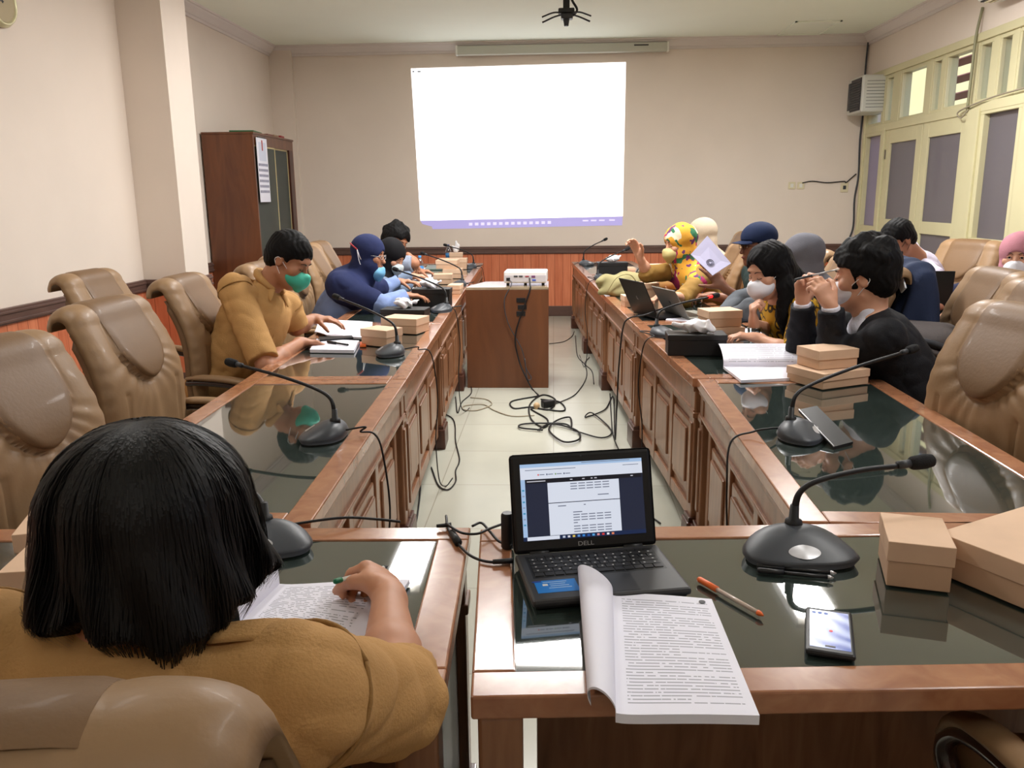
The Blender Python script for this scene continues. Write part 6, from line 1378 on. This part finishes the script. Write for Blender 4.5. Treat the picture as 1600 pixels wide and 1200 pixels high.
ec = q4[0]*.42+q4[1]*.2+q4[2]*.13+q4[3]*.25; ec = ec-o_-nn*.25*(1 if nn[1] > 0 else -5); e1 = unit(q4[1]-q4[0]); e2 = unit(q4[3]-q4[0])
for r0 in (.021, .012): MB().tube([tuple(ec+e1*r0*math.cos(q)+e2*r0*math.sin(q)) for q in np.linspace(0, 6.28, 14)], .0022, 6, 2).build('emblem', mat('emblem_grey', (90, 90, 110), .6), bt, True)
# ---------------------------------------------------------------- 9 masked woman with long hair
def batik():
    m = cloth('yellow_batik', (150, 112, 20), 0); nt = m.node_tree; L = nt.links.new; b = nt.nodes['Principled BSDF']; tc = node(m, 'ShaderNodeTexCoord'); vo = node(m, 'ShaderNodeTexVoronoi'); vo.inputs['Scale'].default_value = 17; L(tc.outputs['Object'], vo.inputs[0])
    cr = node(m, 'ShaderNodeValToRGB'); cr.color_ramp.interpolation = 'CONSTANT'; el = cr.color_ramp.elements; el[0].color = lin((190, 146, 30)); el[1].position = .45; el[1].color = lin((60, 44, 20)); e3 = el.new(.58); e3.color = lin((168, 124, 24)); e4 = el.new(.12); e4.color = lin((120, 84, 20)); e5 = el.new(.2); e5.color = lin((190, 146, 30)); L(vo.outputs['Distance'], cr.inputs[0]); L(cr.outputs[0], b.inputs['Base Color']); return m
Y = 4.22
p = Person('person with long black hair, white mask and yellow batik dress, looking down, right row', Q(1201, 422, Y), (-.80, -.42, -.34), (-.22, -.1, .97), Q(1222, 462, Y+.05), (1.42, 4.35, .54), (-.92, -.25, 0), SK3, .006, 1.04, .165, .92)
p.head(); p.torso(); p.legs(); p.long_side = -1
p.arm_('L', Q(1240, 552, 3.85), Q(1183, 528, 4.0), (-.75, .2, .1), (0, 0, -1), curl=(.5, .5, .6, .6))
p.arm_('R', Q(1215, 520, 4.45), Q(1178, 505, 4.12), (-.15, -.1, .9), (.9, -.1, .1), curl=(1.2, 1.3, 1.3, 1.3), tc=.9)
p.arms = {'R': p.arms['R'], 'L': p.arms['L']}
p.build(); p.shirt(batik(), 'short', 31, 1.0, .008); p.trousers(cloth('black_trousers', (0, 0, 0))); p.hair('long', seed=6, vol=1.06); p.face('down', lips=False); p.mask(mat('white_mask', (236, 236, 244), .6), 'white face mask', big=1.06)
# ---------------------------------------------------------------- 10 grey headscarf
Y = 4.85
p = Person('person in grey headscarf, behind the long-haired masked woman', Q(1252, 403, Y), (-.93, .2, -.2), (-.1, 0, 1), Q(1262, 440, Y), (1.52, 5.0, .54), (-.98, 0, 0), SK4, .009, 1.0, .17, 1.0)
p.head(); p.torso(); p.legs(); p.arm_('R', (1.12, 5.1, .86), (1.0, 4.95, .80), (-1, 0, 0), (0, 0, -1)); p.arm_('L', (1.12, 4.75, .86), (1.0, 4.8, .80), (-1, 0, 0), (0, 0, -1))
p.build(); GS = cloth('grey_scarf', (104, 104, 112)); p.shirt(cloth('grey_top', (90, 94, 100)), 'long', 33, 1.0, .011); p.trousers(cloth('black_trousers', (0, 0, 0)), .016); p.hijab(GS, 11, .008, drape=1.0, front=.24)
# ---------------------------------------------------------------- 11 man in black blazer
Y = 3.52
p = Person('person in black blazer with both hands raised holding a pen, seen from behind, right row', Q(1350, 430, Y), (-.88, .42, -.12), (-.05, 0, 1), Q(1362, 492, Y-.02), (1.60, 3.48, .55), (-.93, .18, 0), SK3, .0055, 1.12, .20, 1.06)
p.head(); p.torso(); p.legs()
p.arm_('L', Q(1302, 566, 3.47), Q(1298, 478, 3.42), (-.42, .12, .75), (-.3, .75, .1), curl=(.75, .8, .85, .9), sc=1.02, tc=.6)
p.arm_('R', Q(1252, 552, 3.68), Q(1254, 472, 3.6), (-.05, -.05, 1), (.25, -.9, .1), curl=(.8, .85, .9, .95), sc=1.02, tc=.6)
p.build(); BZ = mat('black_blazer', (22, 23, 28), .75, var=.1, vs=5, bump=.2, bs=200, spec=.3)
S_ = SDF()
S_.ell(p.nb-p.tu*.06+p.tf*.04, A3(.10, .088, .09), .03, p.T); S_.cap(p.nb-p.tu*.04, p.nb+p.tu*.012, .072, .064, .02)
for k in 'RL': el, wr = p.arms[k]; p.part('shirt_cuff', SDF().cap(el+(wr-el)*.7, el+(wr-el)*1.0, .036, .036, .01, cut=True), .006, cloth('white_cotton', (224, 224, 236)))
p.part('white_shirt', S_, .006, cloth('white_cotton', (224, 224, 236)))
p.shirt(BZ, 'long', 35, 1.07, .007, name='blazer', amp=.004, opening=True); p.trousers(cloth('black_trousers', (0, 0, 0))); p.hair('fluffy', seed=8, vox=.005, vol=1.13); p.face('down', lips=False)
p.mask(mat('white_mask', (0, 0, 0)), 'white mask under the nose')
ha, hb = Q(1242, 437, 3.44), Q(1312, 420, 3.34)
pen('silver and dark pen held between the hands of the man in the black blazer', 0, 0, 0, M_silver, M_dg, .4, .0042, M_white, pa=tuple(ha), pb=tuple(hb))
# ---------------------------------------------------------------- 12 man in white shirt
Y = 5.72
p = Person('person in white shirt and black mask, bent over a laptop near the windows', Q(1403, 375, Y), (-.80, -.25, -.55), (-.45, -.1, .88), Q(1432, 402, Y+.02), (2.84, 6.12, .55), (-.94, -.2, 0), SK4, .0065, 1.04, .185, 1.05)
p.head(); p.torso(); p.legs()
p.arm_('L', Q(1462, 462, 5.45), Q(1452, 458, 5.6), (-.8, .1, -.1), (0, 0, -1)); p.arm_('R', (2.45, 6.2, .84), (2.3, 6.0, .80), (-.9, -.3, 0), (0, 0, -1))
p.build(); p.shirt(cloth('white_shirt', (214, 208, 226)), 'long', 41, 1.02, .009, collar=None); p.trousers(cloth('black_trousers', (0, 0, 0))); p.hair('short', seed=9, vol=1.03); p.face('down', lips=False); p.mask(mat('black_mask', (24, 24, 28), .6), 'black face mask', lm=M_black)
# ---------------------------------------------------------------- 13 woman in pink headscarf
Y = 5.15
p = Person('person in pink headscarf and white mask at the right edge', Q(1590, 400, Y), (-.55, -.83, -.08), (0, 0, 1), Q(1596, 440, Y+.02), (3.0, 5.25, .55), (-.9, -.4, 0), SK3, .0065, 1.04, .17, 1.0)
p.head(); p.torso(); p.legs(); p.arm_('R', (2.5, 5.45, .85), (2.4, 5.3, .80), (-.9, -.2, 0), (0, 0, -1)); p.arm_('L', (2.62, 4.95, .80), (2.47, 5.08, .80), (-.9, .2, 0), (0, 0, -1))
p.build(); p.shirt(cloth('navy_top', (40, 44, 70)), 'long', 43, 1.02, .01); p.trousers(cloth('dark_skirt', (0, 0, 0))); p.hijab(cloth('pink_scarf', (190, 130, 142)), 13, drape=.8, front=.16, hole=(.054, .066)); p.face('open', lips=False); p.mask(mat('white_mask', (0, 0, 0)), 'white face mask', loops=False)
